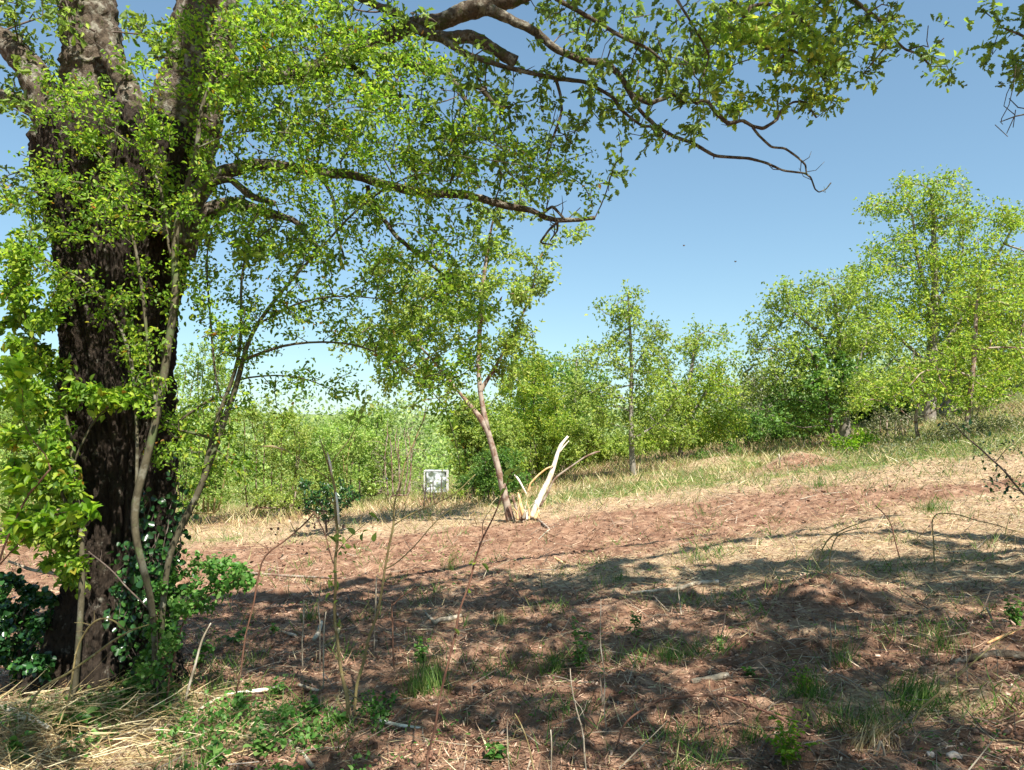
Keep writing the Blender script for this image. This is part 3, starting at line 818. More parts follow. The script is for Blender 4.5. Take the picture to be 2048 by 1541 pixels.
# ------------------------------------------------------------------ moss and creeper on the old trunk
def trunk_greens():
    t = thing('ivy', onground(P(300, 1280, TD - .42)), 'dark heart-leaved ivy climbing the lower front of the black oak trunk', 'climber')
    mb = MB(); lb = MB()
    for k in range(26):
        x = rng.uniform(240, 350); y0 = rng.uniform(1150, 1330)
        pts = []
        px, py = x, y0
        while py > y0 - rng.uniform(120, 320):
            pts.append(P(px, py, TD - 0.40 - 0.012 * rng.random() + 0.10 * abs((px - 236) / 110) ** 2)); px += rng.normal(0, 7); py -= 18
        if len(pts) < 3: continue
        mb.tube(pts, 0.003, 4, cap=False)
        pts = np.array(pts)
        n = len(pts) * 3
        i = rng.integers(0, len(pts), n)
        p = pts[i] + rng.normal(size=(n, 3)) * 0.035
        scatter(lb, LEAF_ROUND, p, nrm(rng.normal(size=(n, 3)) * .6 + np.array([0, -.3, -.5])), nrm(rng.normal(size=(n, 3)) * .5 + np.array([0, -1, .4])), rng.uniform(0.02, 0.05, n))
    mb.build('stems', M['twig'], t, smooth=True); lb.build('leaves', M['leafIvy'], t)
trunk_greens()

# ================================================================== SAPLINGS AROUND THE TRUNK
def sapling(name, label, base, paths, bl, natt, nleaf, lsize, lmat, bmat, tpl, step=0.10, infl=0.8, kill=0.14, tip=0.0018, spread=0.02, depth=4.4, rz=0.4, wid=1.0, maxtip=6, trop=0.0, rosette=1, skel_step=0.08, cat='tree', group=None, parts=('stem', 'leaves'), jit=.3, clump=0):
    global SKEL_STEP
    SKEL_STEP = skel_step
    P0 = [pxpath(p, depth) for p in paths]
    b0 = P0[0][0][0]
    gz = float(height(b0[0], b0[1]))
    if P0[0][0][0][2] > gz - .02: P0[0][0][0][2] = gz - 0.03
    t = thing(name, (b0[0], b0[1], gz), label, cat, group)
    S = skeleton(P0)
    A = blob_points(bl, depth, natt, rz=rz, clump=clump, clump_size=.09)
    A = A[A[:, 2] > height(A[:, 0], A[:, 1]) + 0.05]
    PA, par = grow(S, A, step, infl, kill, iters=110, jit=jit, trop=trop)
    mb = MB(); r, tipd = branch_mesh(mb, PA, par, [s[2] for s in S], tip=tip, wob=0.02)
    mb.build(parts[0], bmat, t, smooth=True)
    lb = MB(); leaves(lb, PA, par, r, tipd, nleaf, lsize, tpl, maxr=max(0.008, tip * 3), maxtip=maxtip, spread=spread, wid=wid, rosette=rosette)
    lb.build(parts[1], lmat, t)
    return t
S1 = [[(305, 1372, 11.2, 4.62), (312, 1290, 12, 4.55), (300, 1180, 12.8, 4.45), (272, 1090, 14.4), (264, 1020, 15.2), (282, 960, 16), (302, 890, 15.2), (322, 790, 16), (340, 670, 15.2), (356, 570, 15.2), (345, 500, 14.4), (365, 400, 12.8), (398, 300, 11.2), (396, 250, 9.6), (405, 192, 8.8), (448, 132, 8), (430, 80, 7.2), (408, 45, 6.4), (388, -5, 6.4)],
      [(272, 990, 7.2), (275, 880, 7.2), (270, 780, 7.2), (265, 725, 7.2), (240, 645, 6.4), (200, 590, 5.6), (165, 555, 4.8), (110, 535, 4), (68, 503, 3.2)],
      [(308, 800, 6.4), (296, 700, 7.2), (285, 580, 7.2), (272, 500, 6.4), (248, 400, 5.6), (240, 330, 4)],
      [(340, 520, 5.6), (325, 380, 5.6), (300, 320, 4), (240, 270, 3.2)],
      [(395, 300, 5.6), (450, 265, 4), (520, 258, 3.2), (600, 270, 2.4)],
      [(425, 175, 4.8), (500, 120, 3.2), (540, 95, 2.4)]]
sapling('sapling', 'smooth-barked sapling rising right in front of the old oak trunk', None, S1,
        [(170, 260, 80, 100, 1.6), (220, 400, 110, 80, 1.3), (300, 200, 90, 80, 1.2), (380, 330, 90, 90, 1.2), (110, 420, 80, 90, 1.2), (520, 190, 130, 100, 1.8), (600, 80, 150, 90, 1.6), (480, 60, 80, 70, 1.0),
         (700, 230, 120, 90, 1.2), (560, 330, 130, 80, 1.1), (250, 560, 90, 110, .45), (80, 560, 80, 90, .9), (380, 520, 60, 90, .5), (820, 150, 120, 90, 1.0), (740, 90, 100, 70, 1.0), (300, 800, 60, 140, .22), (150, 170, 70, 60, .9), (290, 130, 60, 60, .7), (330, 90, 60, 60, .5)],
        1600, 19500, 0.026, M['leafNear'], M['smooth'], LEAF_OVAL, depth=4.35, rz=0.5, spread=0.03, tip=.0026, jit=.5, clump=4)
S2 = [[(325, 1372, 10.4, 4.62), (322, 1250, 11.2, 4.55), (335, 1120, 12.8), (352, 1068, 12.8), (395, 995, 12.8), (430, 895, 12.8), (452, 830, 12), (470, 785, 11.2), (483, 738, 10.4), (490, 690, 8.8), (515, 645, 8), (547, 603, 7.2), (600, 540, 5.6), (650, 490, 4.8), (700, 430, 4.8), (760, 382, 4), (800, 360, 3.2), (855, 338, 2.4)],
      [(400, 985, 10.4), (418, 900, 9.6), (440, 820, 9.6), (462, 770, 8), (476, 735, 7.2), (484, 660, 6.4), (480, 560, 4.8), (500, 470, 3.2), (520, 400, 2.4)],
      [(486, 722, 7.2), (530, 702, 6.4), (560, 690, 5.6), (630, 683, 4.8), (700, 685, 4), (762, 705, 4), (834, 753, 3.2), (885, 800, 2.4), (905, 850, 1.6), (920, 930, 1.6)],
      [(440, 800, 4.8), (428, 740, 4.8), (422, 650, 4.8), (414, 560, 4), (410, 500, 3.2), (430, 440, 2.4)],
      [(335, 860, 5.6), (380, 825, 5.6), (428, 795, 4.8)],
      [(515, 650, 4.8), (600, 600, 4), (690, 590, 3.2), (780, 600, 2.4), (860, 620, 1.6)],
      [(470, 760, 4), (540, 748, 3.2), (620, 755, 2.4), (680, 790, 1.6)]]
sapling('sapling', 'twin-stemmed sapling leaning right from the right foot of the old oak', None, S2,
        [(560, 480, 120, 90, 1.0), (680, 420, 120, 90, 1.2), (820, 330, 130, 90, 1.3), (950, 300, 120, 100, 1.0), (1080, 330, 90, 70, .9), (700, 560, 130, 90, 1.2), (840, 500, 120, 90, 1.2), (600, 640, 120, 60, .9), (800, 650, 110, 80, 1.2),
         (760, 720, 90, 40, .7), (880, 760, 50, 60, .7), (460, 640, 90, 110, .8), (560, 790, 120, 50, .6), (400, 900, 80, 100, .5), (430, 480, 60, 80, .8), (900, 600, 100, 80, .9), (520, 920, 90, 50, .3), (1140, 400, 50, 40, .3)],
        1700, 17500, 0.026, M['leafNear'], M['smooth'], LEAF_OVAL, depth=4.5, rz=0.55, spread=0.03, tip=.0026, jit=.5, clump=4)
S3 = [[(150, 1290, 12), (163, 1210, 12), (166, 1105, 11), (158, 1035, 11), (146, 930, 9), (138, 840, 8), (105, 760, 6), (70, 690, 5), (40, 600, 4)],
      [(160, 1060, 7), (120, 990, 6), (98, 880, 5), (80, 800, 4)],
      [(145, 930, 5), (190, 830, 5), (240, 793, 4), (290, 790, 3)]]
sapling('sapling', 'thin sapling with bright leaves hugging the left edge of the old oak trunk', None, S3,
        [(50, 620, 80, 90, 1), (70, 760, 90, 80, 1.2), (50, 880, 80, 90, 1.2), (100, 980, 90, 60, 1), (170, 800, 70, 40, .5), (60, 1060, 80, 50, 1), (230, 800, 50, 20, .4), (30, 500, 50, 60, .6), (110, 1130, 60, 50, .3)],
        700, 7500, 0.042, M['leafNear'], M['smooth'], LEAF_OVAL, depth=4.5, rz=0.4, spread=0.02)
S4 = [[(-60, 1350, 6), (-10, 1130, 5), (40, 1020, 4), (60, 960, 5), (110, 940, 4)], [(-10, 1140, 4), (60, 1060, 3), (120, 1010, 3), (190, 1015, 2)]]
sapling('sapling', 'lime-coloured leafy spray close to the camera at the left edge', None, S4,
        [(70, 900, 60, 40, .8), (60, 1020, 80, 50, 1.2), (130, 1050, 70, 40, 1), (30, 960, 50, 50, .6), (20, 790, 30, 60, .5), (20, 700, 30, 60, .4)],
        110, 560, 0.046, M['shoot'], M['redstem'], LEAF_OVAL, depth=3.2, rz=0.25, spread=0.012, step=.08)
sapling('shrub', 'shady dark evergreen shrub at the lower left edge beside the oak base', None,
        [[(40, 1330, 8), (40, 1250, 7), (60, 1180, 5)], [(40, 1330, 7), (90, 1260, 5), (110, 1200, 3)], [(40, 1330, 7), (-20, 1240, 5), (-30, 1160, 3)]],
        [(40, 1210, 90, 60, 1), (60, 1300, 90, 60, 1.2), (-20, 1280, 80, 80, 1), (110, 1380, 60, 30, .5)], 500, 4500, 0.032, M['leafIvy'], M['twig'], LEAF_ROUND, depth=5.0, rz=0.4, cat='shrub')
sapling('bramble', 'tangled leafy bramble hanging round the right foot of the old oak', None,
        [[(330, 1330, 5), (360, 1240, 4), (420, 1180, 3), (480, 1160, 2)], [(330, 1330, 5), (300, 1260, 4), (330, 1180, 3)]],
        [(420, 1130, 90, 40, 1.2), (470, 1170, 60, 40, .8), (400, 1200, 70, 40, .8), (330, 1270, 60, 60, 1), (320, 1190, 50, 40, .5), (290, 1340, 60, 30, .6)], 420, 2600, 0.024, M['leafHeart'], M['redstem'], LEAF_ROUND, depth=4.55, rz=0.35, cat='bramble')

# the neighbour's bough at the right edge: its trunk stands outside the frame
def right_neighbour():
    global SKEL_STEP
    x0, y0 = 6.2, 4.9
    gz = float(height(x0, y0))
    t = thing('oak_tree', (x0, y0, gz), 'oak reaching in at the upper right corner with bare twigs and sparse leaves', 'tree')
    SKEL_STEP = 0.15
    paths = [(np.array([(x0, y0, gz - .1), (x0 + .1, y0, gz + 2), (x0, y0 - .1, gz + 4), (x0 - .2, y0, gz + 5.5)]), np.array([.22, .17, .14, .09])),
             (np.array([(x0, y0, gz + 3.2), P(2230, 200, 4.9), P(2120, 120, 4.8), P(2040, 60, 4.8)]), np.array([.06, .03, .016, .008])),
             (np.array([(x0, y0, gz + 3.0), P(2250, 300, 4.9), P(2130, 220, 4.8), P(2050, 210, 4.8), P(1990, 250, 4.8)]), np.array([.05, .02, .01, .005, .003])),
             (np.array([(x0, y0, gz + 5), (5.2, 4.4, 7.2), (4.0, 3.6, 7.8)]), np.array([.07, .05, .03]))]
    S = skeleton(paths)
    A = blob_points([(2020, 120, 50, 60, 1.2), (2010, 230, 45, 70, 1.2), (2050, 30, 60, 40, .8), (1960, 10, 50, 20, .6), (2020, 180, 40, 30, .5), (2015, 260, 40, 40, 1.5)], 4.8, 240, rz=.3)
    n = 350
    B = np.stack([rng.uniform(3.2, 8.5, n), rng.uniform(1.8, 6.0, n), rng.uniform(5.9, 8.4, n)], 1)
    B = B[(B[:, 2] > 2.2 + 0.68 * B[:, 1]) & (B[:, 1] + .61 * (B[:, 2] - .3) < 8.5 - .24 * (B[:, 0] - .35 * B[:, 2]))]
    PA, par = grow(S, np.vstack([A, B]), 0.12, 1.2, 0.17, iters=90, jit=.35, trop=0)
    mb = MB(); r, tipd = branch_mesh(mb, PA, par, [s[2] for s in S], tip=0.003)
    mb.build('trunk', M['limb'], t, smooth=True)
    lb = MB()
    iv = (PA[:, 2] - CAMZ) < 0.62 * PA[:, 1]
    low = PA[:, 2] < P(2020, 175, 4.8)[2]
    leaves(lb, PA, par, r, np.where(iv & ~low, tipd, 99), 420, 0.055, LEAF_OAK, maxtip=2, spread=.05, rosette=5, maxr=.01)
    leaves(lb, PA, par, r, np.where(~iv, tipd, 99), 7500, 0.085, LEAF_TRI, maxtip=4, spread=.06, rosette=6, maxr=.012, wid=1.5)
    lb.build('crown', M['leafOak'], t)
right_neighbour()

# ================================================================== TREES OF THE CLEARING
G_TREES = 'young oaks round the clearing'
tree('oak_tree', 'slender crooked tree leaning left beside the pale peeled branch', 'tree', None, 12.0,
     [[(1024, 1040, 20), (1010, 1000, 15), (1001, 945, 13), (984, 893, 12), (970, 848, 11), (963, 807, 10), (953, 768, 10), (957, 705, 8), (960, 637, 11), (964, 568, 9), (975, 500, 6), (985, 440, 4)],
      [(970, 845, 14), (950, 822, 9), (933, 801, 8), (909, 780, 6), (880, 735, 5), (850, 690, 4), (800, 660, 3)],
      [(960, 783, 9), (977, 753, 8), (1000, 722, 6), (1020, 695, 5), (1045, 630, 4), (1070, 570, 3)],
      [(960, 640, 6), (920, 590, 4), (880, 560, 3)]],
     [(900, 590, 110, 90, 1.1), (1030, 570, 70, 70, 1.1), (970, 480, 90, 60, 1.0), (830, 680, 100, 70, 1.0), (1050, 650, 50, 50, .7), (980, 680, 80, 50, .7), (850, 770, 80, 40, 1), (900, 840, 40, 30, .6), (1000, 760, 50, 30, .6), (1030, 720, 50, 30, .6), (1100, 480, 50, 40, .4), (1010, 420, 60, 40, .4), (800, 560, 90, 60, .6), (740, 700, 50, 40, .4), (900, 750, 60, 40, .5), (1130, 470, 40, 25, .2)],
     950, 14880, 0.062, M['leafMid'], M['redbark'], LEAF_OVAL, step=.16, kill=.22, infl=1.6, tip=0.0059, spread=0.081, rosette=3, group=G_TREES)
tree('oak_tree', 'slim upright young tree with pointed crown standing alone mid clearing', 'tree', None, 17.0,
     [[(1268, 966, 14), (1261, 893, 11), (1264, 876, 11), (1261, 808, 8), (1264, 739, 7), (1261, 671, 6), (1258, 620, 4), (1254, 575, 3)],
      [(1264, 876, 7), (1290, 869, 5), (1312, 864, 5), (1333, 838, 4), (1350, 800, 2)], [(1262, 740, 4), (1300, 690, 3), (1320, 660, 2)]],
     [(1254, 610, 28, 42, 1), (1258, 690, 60, 40, 1), (1225, 720, 45, 30, .7), (1290, 740, 55, 45, .9), (1230, 790, 65, 40, .8), (1300, 810, 55, 40, .8), (1325, 860, 55, 30, .6), (1220, 850, 50, 30, .6), (1190, 700, 20, 15, .2), (1320, 660, 25, 20, .3)],
     700, 10540, 0.066, M['leafMid'], M['greybark'], LEAF_TRI, step=.2, kill=.26, tip=0.0085, spread=0.108, rosette=3, group=G_TREES)
tree('oak_tree', 'airy yellow-tinged tree right of the slim upright tree', 'tree', None, 20.0,
     [[(1357, 938, 14), (1364, 880, 11), (1374, 800, 9), (1385, 720, 7), (1396, 665, 4)], [(1368, 850, 6), (1410, 790, 5), (1440, 730, 4)], [(1372, 810, 5), (1340, 760, 4), (1330, 720, 3)]],
     [(1400, 685, 55, 40, 1), (1380, 770, 80, 60, 1.1), (1430, 770, 60, 60, 1), (1340, 800, 50, 60, .8), (1445, 840, 50, 50, .8), (1390, 860, 80, 50, .9), (1460, 730, 25, 40, .4)],
     800, 15500, 0.066, M['leafYel'], M['greybark'], LEAF_TRI, step=.24, kill=.3, tip=0.0085, spread=0.135, rosette=3, group=G_TREES)
tree('oak_tree', 'tree with grey trunk beside a thin blackish stem, right of the clearing', 'tree', None, 17.5,
     [[(1690, 910, 24), (1690, 831, 19), (1685, 739, 14), (1676, 712, 12), (1656, 681, 9), (1628, 650, 7), (1590, 630, 4)], [(1677, 712, 9), (1681, 654, 8), (1670, 600, 6), (1660, 560, 4)], [(1688, 800, 7), (1720, 720, 5), (1740, 660, 4)],
      [(1684, 745, 6), (1640, 740, 5), (1600, 720, 4), (1560, 700, 3)]],
     [(1620, 605, 70, 45, 1.2), (1685, 585, 55, 40, 1), (1560, 650, 50, 35, .9), (1600, 700, 80, 40, 1), (1690, 670, 60, 50, .9), (1620, 770, 90, 45, 1), (1700, 780, 70, 50, .9), (1560, 760, 45, 40, .7), (1660, 830, 70, 25, .6), (1640, 555, 40, 20, .5)],
     1200, 19840, 0.066, M['leafMid'], M['greybark'], LEAF_TRI, step=.2, kill=.26, tip=0.0085, spread=0.121, rosette=3, group=G_TREES)
tree('sapling', 'thin blackish stem just left of the grey-trunked tree', 'tree', None, 17.0,
     [[(1667, 908, 9), (1664, 845, 8), (1655, 790, 6), (1640, 745, 5), (1615, 695, 4)]],
     [(1620, 800, 60, 40, 1), (1650, 750, 60, 40, 1), (1600, 850, 50, 25, .6)], 260, 3100, 0.08, M['leafDeep'], M['twig'], LEAF_TRI, step=.2, kill=.3, tip=0.0085, spread=0.121, rosette=4)
tree('oak_tree', 'tallest tree on the right slope with stout dark trunk', 'tree', None, 21.0,
     [[(1857, 856, 27), (1859, 790, 25), (1865, 720, 22), (1868, 640, 17), (1871, 560, 13), (1867, 480, 10), (1868, 420, 7), (1860, 370, 4)], [(1867, 650, 12), (1852, 580, 9), (1832, 510, 7), (1826, 430, 4)], [(1863, 740, 12), (1890, 690, 10), (1950, 590, 8), (2000, 500, 5), (2030, 450, 3)],
      [(1861, 740, 9), (1820, 690, 7), (1760, 650, 5), (1710, 620, 3)], [(1868, 620, 8), (1900, 560, 6), (1930, 500, 4)], [(1870, 690, 8), (1940, 680, 6), (2040, 660, 4)]],
     [(1850, 380, 55, 35, 1), (1795, 420, 55, 35, .9), (1880, 440, 80, 40, 1), (1955, 450, 50, 35, .8), (2035, 440, 45, 30, .7), (1780, 510, 65, 35, .9), (1870, 530, 90, 45, 1), (1975, 540, 80, 45, 1), (1730, 560, 50, 35, .6), (1830, 620, 100, 45, 1), (1950, 630, 90, 50, 1),
      (2070, 580, 60, 80, 1), (1760, 680, 80, 40, .8), (1860, 730, 90, 35, .7), (1990, 720, 80, 40, .7), (1710, 620, 40, 30, .4), (1780, 770, 60, 30, .4)],
     3400, 50000, 0.072, M['leafYel'], M['greybark'], LEAF_TRI, step=.26, kill=.33, infl=2.5, tip=0.0102, spread=0.149, rosette=3, group=G_TREES)
tree('oak_tree', 'pale mossy trunk leaning just right of the tallest tree', 'tree', None, 23.0,
     [[(1884, 850, 20), (1892, 800, 18), (1902, 740, 13), (1925, 680, 9), (1950, 630, 5)]],
     [(1950, 640, 70, 60, 1), (1920, 700, 60, 50, 1), (2000, 690, 60, 50, .8)], 400, 6200, 0.1, M['leafMid'], M['greybark'], LEAF_TRI, step=.26, kill=.36, tip=0.0102, spread=0.162, rosette=3, group=G_TREES)
tree('oak_tree', 'reddish-stemmed tree with layered yellow foliage at the right edge', 'tree', None, 15.0,
     [[(1932, 885, 12), (1934, 830, 11), (1942, 770, 10), (1952, 700, 9), (1950, 640, 7), (1955, 580, 4)], [(1945, 750, 5), (1890, 730, 4), (1840, 740, 3)], [(1950, 700, 5), (2010, 690, 4), (2070, 700, 3)], [(1944, 760, 5), (1990, 790, 4), (2030, 800, 3)]],
     [(1870, 725, 60, 25, .9), (1800, 790, 60, 22, .7), (1950, 690, 60, 35, 1), (1985, 780, 70, 28, 1), (1900, 800, 60, 22, .7), (1920, 610, 70, 35, 1), (2020, 620, 60, 50, 1), (2060, 720, 50, 60, .9), (1960, 560, 50, 30, .5)],
     700, 9500, 0.060, M['leafYel'], M['redbark'], LEAF_TRI, step=.2, kill=.26, tip=0.0068, spread=0.108, rosette=3, group=G_TREES)
tree('sapling', 'crooked twiggy little tree left of the stout dark trunk', 'tree', None, 16.0,
     [[(1838, 885, 8), (1829, 850, 7), (1822, 812, 6), (1840, 785, 4), (1870, 770, 3)], [(1826, 840, 4), (1860, 830, 3), (1885, 815, 2)]],
     [(1790, 775, 55, 22, 1), (1850, 770, 45, 20, .8), (1740, 800, 40, 18, .6)], 200, 1612, 0.06, M['leafYel'], M['redbark'], LEAF_TRI, step=.16, kill=.22, tip=0.0068, spread=0.095, rosette=3)
tree('oak_tree', 'distant thin tree on the hillside at the far right edge', 'tree', None, 30.0,
     [[(2033, 812, 9), (2036, 770, 8), (2045, 720, 6), (2060, 660, 3)]],
     [(2030, 740, 50, 40, 1), (2060, 680, 50, 50, 1), (1990, 760, 40, 25, .5)], 300, 4340, 0.1, M['leafMid'], M['greybark'], LEAF_TRI, step=.35, kill=.45, tip=0.0119, spread=0.189, rosette=3)
tree('tree', 'dense dark green tree behind the slim ones, centre background', 'tree', None, 34.0,
     [[(1112, 940, 14), (1112, 860, 12), (1105, 800, 8), (1100, 740, 4)]],
     [(1065, 745, 40, 25, 1), (1110, 760, 60, 40, 1.2), (1150, 800, 50, 50, 1), (1080, 820, 60, 50, 1), (1120, 880, 60, 40, .8)], 700, 11160, 0.14, M['leafDeep'], M['greybark'], LEAF_TRI, step=.4, kill=.5, infl=4, tip=0.0136, spread=0.270, rosette=3)
tree('sapling', 'whippy pale-stemmed young tree between the dark tree and the slim upright one', 'tree', None, 22.0,
     [[(1150, 955, 6), (1149, 860, 5), (1150, 790, 4), (1153, 720, 3)]],
     [(1152, 735, 26, 32, 1), (1150, 800, 45, 40, 1), (1155, 870, 55, 45, 1)], 350, 4030, 0.085, M['leafMid'], M['greybark'], LEAF_TRI, step=.25, kill=.32, tip=0.0068, spread=0.135, rosette=3)
tree('tree', 'grey-green hazy tree in the gap left of the grey-trunked tree', 'tree', None, 32.0,
     [[(1530, 930, 10), (1528, 850, 8), (1522, 780, 5)]],
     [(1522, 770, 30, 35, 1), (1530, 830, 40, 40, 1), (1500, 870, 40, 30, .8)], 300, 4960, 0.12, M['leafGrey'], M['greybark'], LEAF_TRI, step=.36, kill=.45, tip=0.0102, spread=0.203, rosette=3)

# ------------------------------------------------------------------ shrubs behind the clearing
def shrub(label, cx, base_y, rx, top_y, depth, n, lsize, lmat, bmat=None, name='shrub', natt=None, stems=5, group=None, cat='shrub', leafy=1.0, wob=True, kill=.26, tip=.004):
    paths = []
    for k in range(stems):
        a = (k - (stems - 1) / 2) / max(1, stems - 1) * 2
        h = base_y - top_y
        paths.append([(cx + a * rx * .55, base_y + 6, 4), (cx + a * rx * .6 + rng.normal(0, 9), base_y - h * .25, 2.8), (cx + a * rx * .7 + rng.normal(0, 12), base_y - h * .55, 2.0), (cx + a * rx * .62 + rng.normal(0, 5), base_y - h * .8, 2)])
    h = base_y - top_y
    bl = []
    for k in range(12):
        u = rng.uniform(-.75, .75); v = rng.uniform(.0, .9)
        bl.append((cx + u * rx * (1.1 - .35 * v), base_y - h * v, rx * rng.uniform(.28, .48), h * rng.uniform(.12, .22), 1))
    return tree(name, label, cat, None, depth, paths, bl, natt or 420, n, lsize, lmat, bmat or M['twig'], LEAF_TRI, step=.2 * depth / 20, infl=3, kill=kill * depth / 20, tip=tip * depth / 20, spread=.09 * depth / 20, rosette=4, group=group, dscale=1.2, maxtip=6)
GB = 'bushes along the edge of the clearing'
shrub('rounded yellow-green bush behind the leaning tree', 1045, 985, 95, 745, 19, 20000, .06, M['leafYel'], group=GB, natt=700)
shrub('layered mid-green bush behind and right of the white container', 965, 990, 58, 770, 17, 16000, .06, M['leafMid'], group=GB, natt=700)
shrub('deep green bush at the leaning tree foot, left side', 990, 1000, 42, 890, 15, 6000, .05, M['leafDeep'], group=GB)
shrub('bare grey-brown twiggy bush left of the white container', 800, 985, 38, 840, 18, 900, .045, M['leafGrey'], M['redbark'], group=GB, natt=700, stems=7, kill=.17, tip=.0035)
shrub('saturated green sapling clump left of the bare twiggy bush', 735, 985, 55, 800, 22, 10000, .07, M['leafBright'], group=GB, natt=500)
shrub('lime bush with arching canes, mid left', 655, 1000, 80, 835, 18, 10000, .055, M['leafBright'], M['tanstem'], group=GB, natt=600, stems=6)
shrub('bright bush with dead reddish canes at its base', 545, 1010, 85, 795, 16, 11000, .05, M['leafMid'], M['redbark'], group=GB, natt=600, stems=7)
shrub('tall feathery saplings directly right of the oak trunk', 400, 1020, 70, 670, 15, 13000, .05, M['leafBright'], M['tanstem'], group=GB, natt=700, stems=8)
shrub('sunny undergrowth seen just left of the oak trunk', 90, 1080, 110, 690, 13, 15000, .05, M['leafBright'], M['tanstem'], group=GB, natt=700, stems=8)
shrub('pale green bush at the far left edge', -40, 1060, 100, 720, 15, 9000, .055, M['leafMid'], group=GB)
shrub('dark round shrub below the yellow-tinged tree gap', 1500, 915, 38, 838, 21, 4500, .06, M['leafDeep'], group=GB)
shrub('green understorey bush below the yellow-tinged tree', 1410, 925, 70, 845, 24, 9000, .07, M['leafMid'], group=GB, natt=500)
shrub('low green bush behind the peeled branch', 1130, 965, 70, 850, 21, 9000, .065, M['leafMid'], group=GB, natt=500)
shrub('leafy bush filling the space under the slim upright tree', 1215, 955, 70, 870, 23, 9000, .07, M['leafMid'], group=GB, natt=500)
shrub('bush right of the slim upright tree foot', 1320, 935, 60, 870, 25, 7000, .075, M['leafYel'], group=GB, natt=400)
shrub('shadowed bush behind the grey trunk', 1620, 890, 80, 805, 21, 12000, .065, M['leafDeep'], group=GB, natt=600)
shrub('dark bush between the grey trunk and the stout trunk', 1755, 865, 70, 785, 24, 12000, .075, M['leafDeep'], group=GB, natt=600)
shrub('yellowish bush behind the stout trunk on the slope', 1930, 835, 90, 755, 28, 10000, .09, M['leafYel'], group=GB, natt=500)
shrub('low twiggy bush at the foot of the stout trunk', 1790, 880, 45, 820, 17.5, 1800, .045, M['leafGrey'], M['redbark'], group=GB, stems=7, kill=.2)
shrub('small fresh yellow bush right of the grey trunk base', 1712, 915, 28, 875, 15.5, 1500, .05, M['shoot'], group=GB)
shrub('dark low mound shrub on the field edge, right of centre', 1440, 935, 50, 912, 17, 2200, .04, M['leafDeep'], group=GB)
shrub('grey-leaved low bush under the trees at right', 1960, 905, 70, 850, 15, 2500, .04, M['leafGrey'], group=GB)
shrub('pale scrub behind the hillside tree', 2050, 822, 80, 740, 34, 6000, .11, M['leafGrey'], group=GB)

# far thicket: reads as one mass
def thicket():
    mb = MB(); n = 90000
    u = rng.random(n)
    x = rng.uniform(-60, 62, n); y = rng.uniform(36, 70, n) + np.abs(x) * 0.15
    h = 2.9 + 5.0 * fbm2(x * .2, y * .2, 3) + 1.4 * sstep(10, 50, x)
    h = h * np.where((x > -2) & (x < 14), 0.55, 1.0)
    z = height(x, y) + np.abs(h) * rng.random(n) ** 0.7
    p = np.stack([x, y, z], 1)
    scatter(mb, LEAF_TRI, p, rdir(n, .2), rdir(n, .7), rng.uniform(.18, .34, n), rng.uniform(.2, .36, n))
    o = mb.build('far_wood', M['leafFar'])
    tag(o, 'mass of green wood far behind the clearing', 'wood', kind='stuff')
    mb = MB(); n = 26000
    x = rng.uniform(-45, 3, n); y = rng.uniform(24, 36, n)
    h = 2.0 + 4.2 * fbm2(x * .4 + 7, y * .4, 3)
    z = height(x, y) + np.abs(h) * rng.random(n) ** .6
    scatter(mb, LEAF_TRI, np.stack([x, y, z], 1), rdir(n, .3), rdir(n, .7), rng.uniform(.10, .2, n))
    o = mb.build('thicket', M['leafBright'])
    tag(o, 'bright green thicket of young shoots behind the left side of the field', 'thicket', kind='stuff')
thicket()

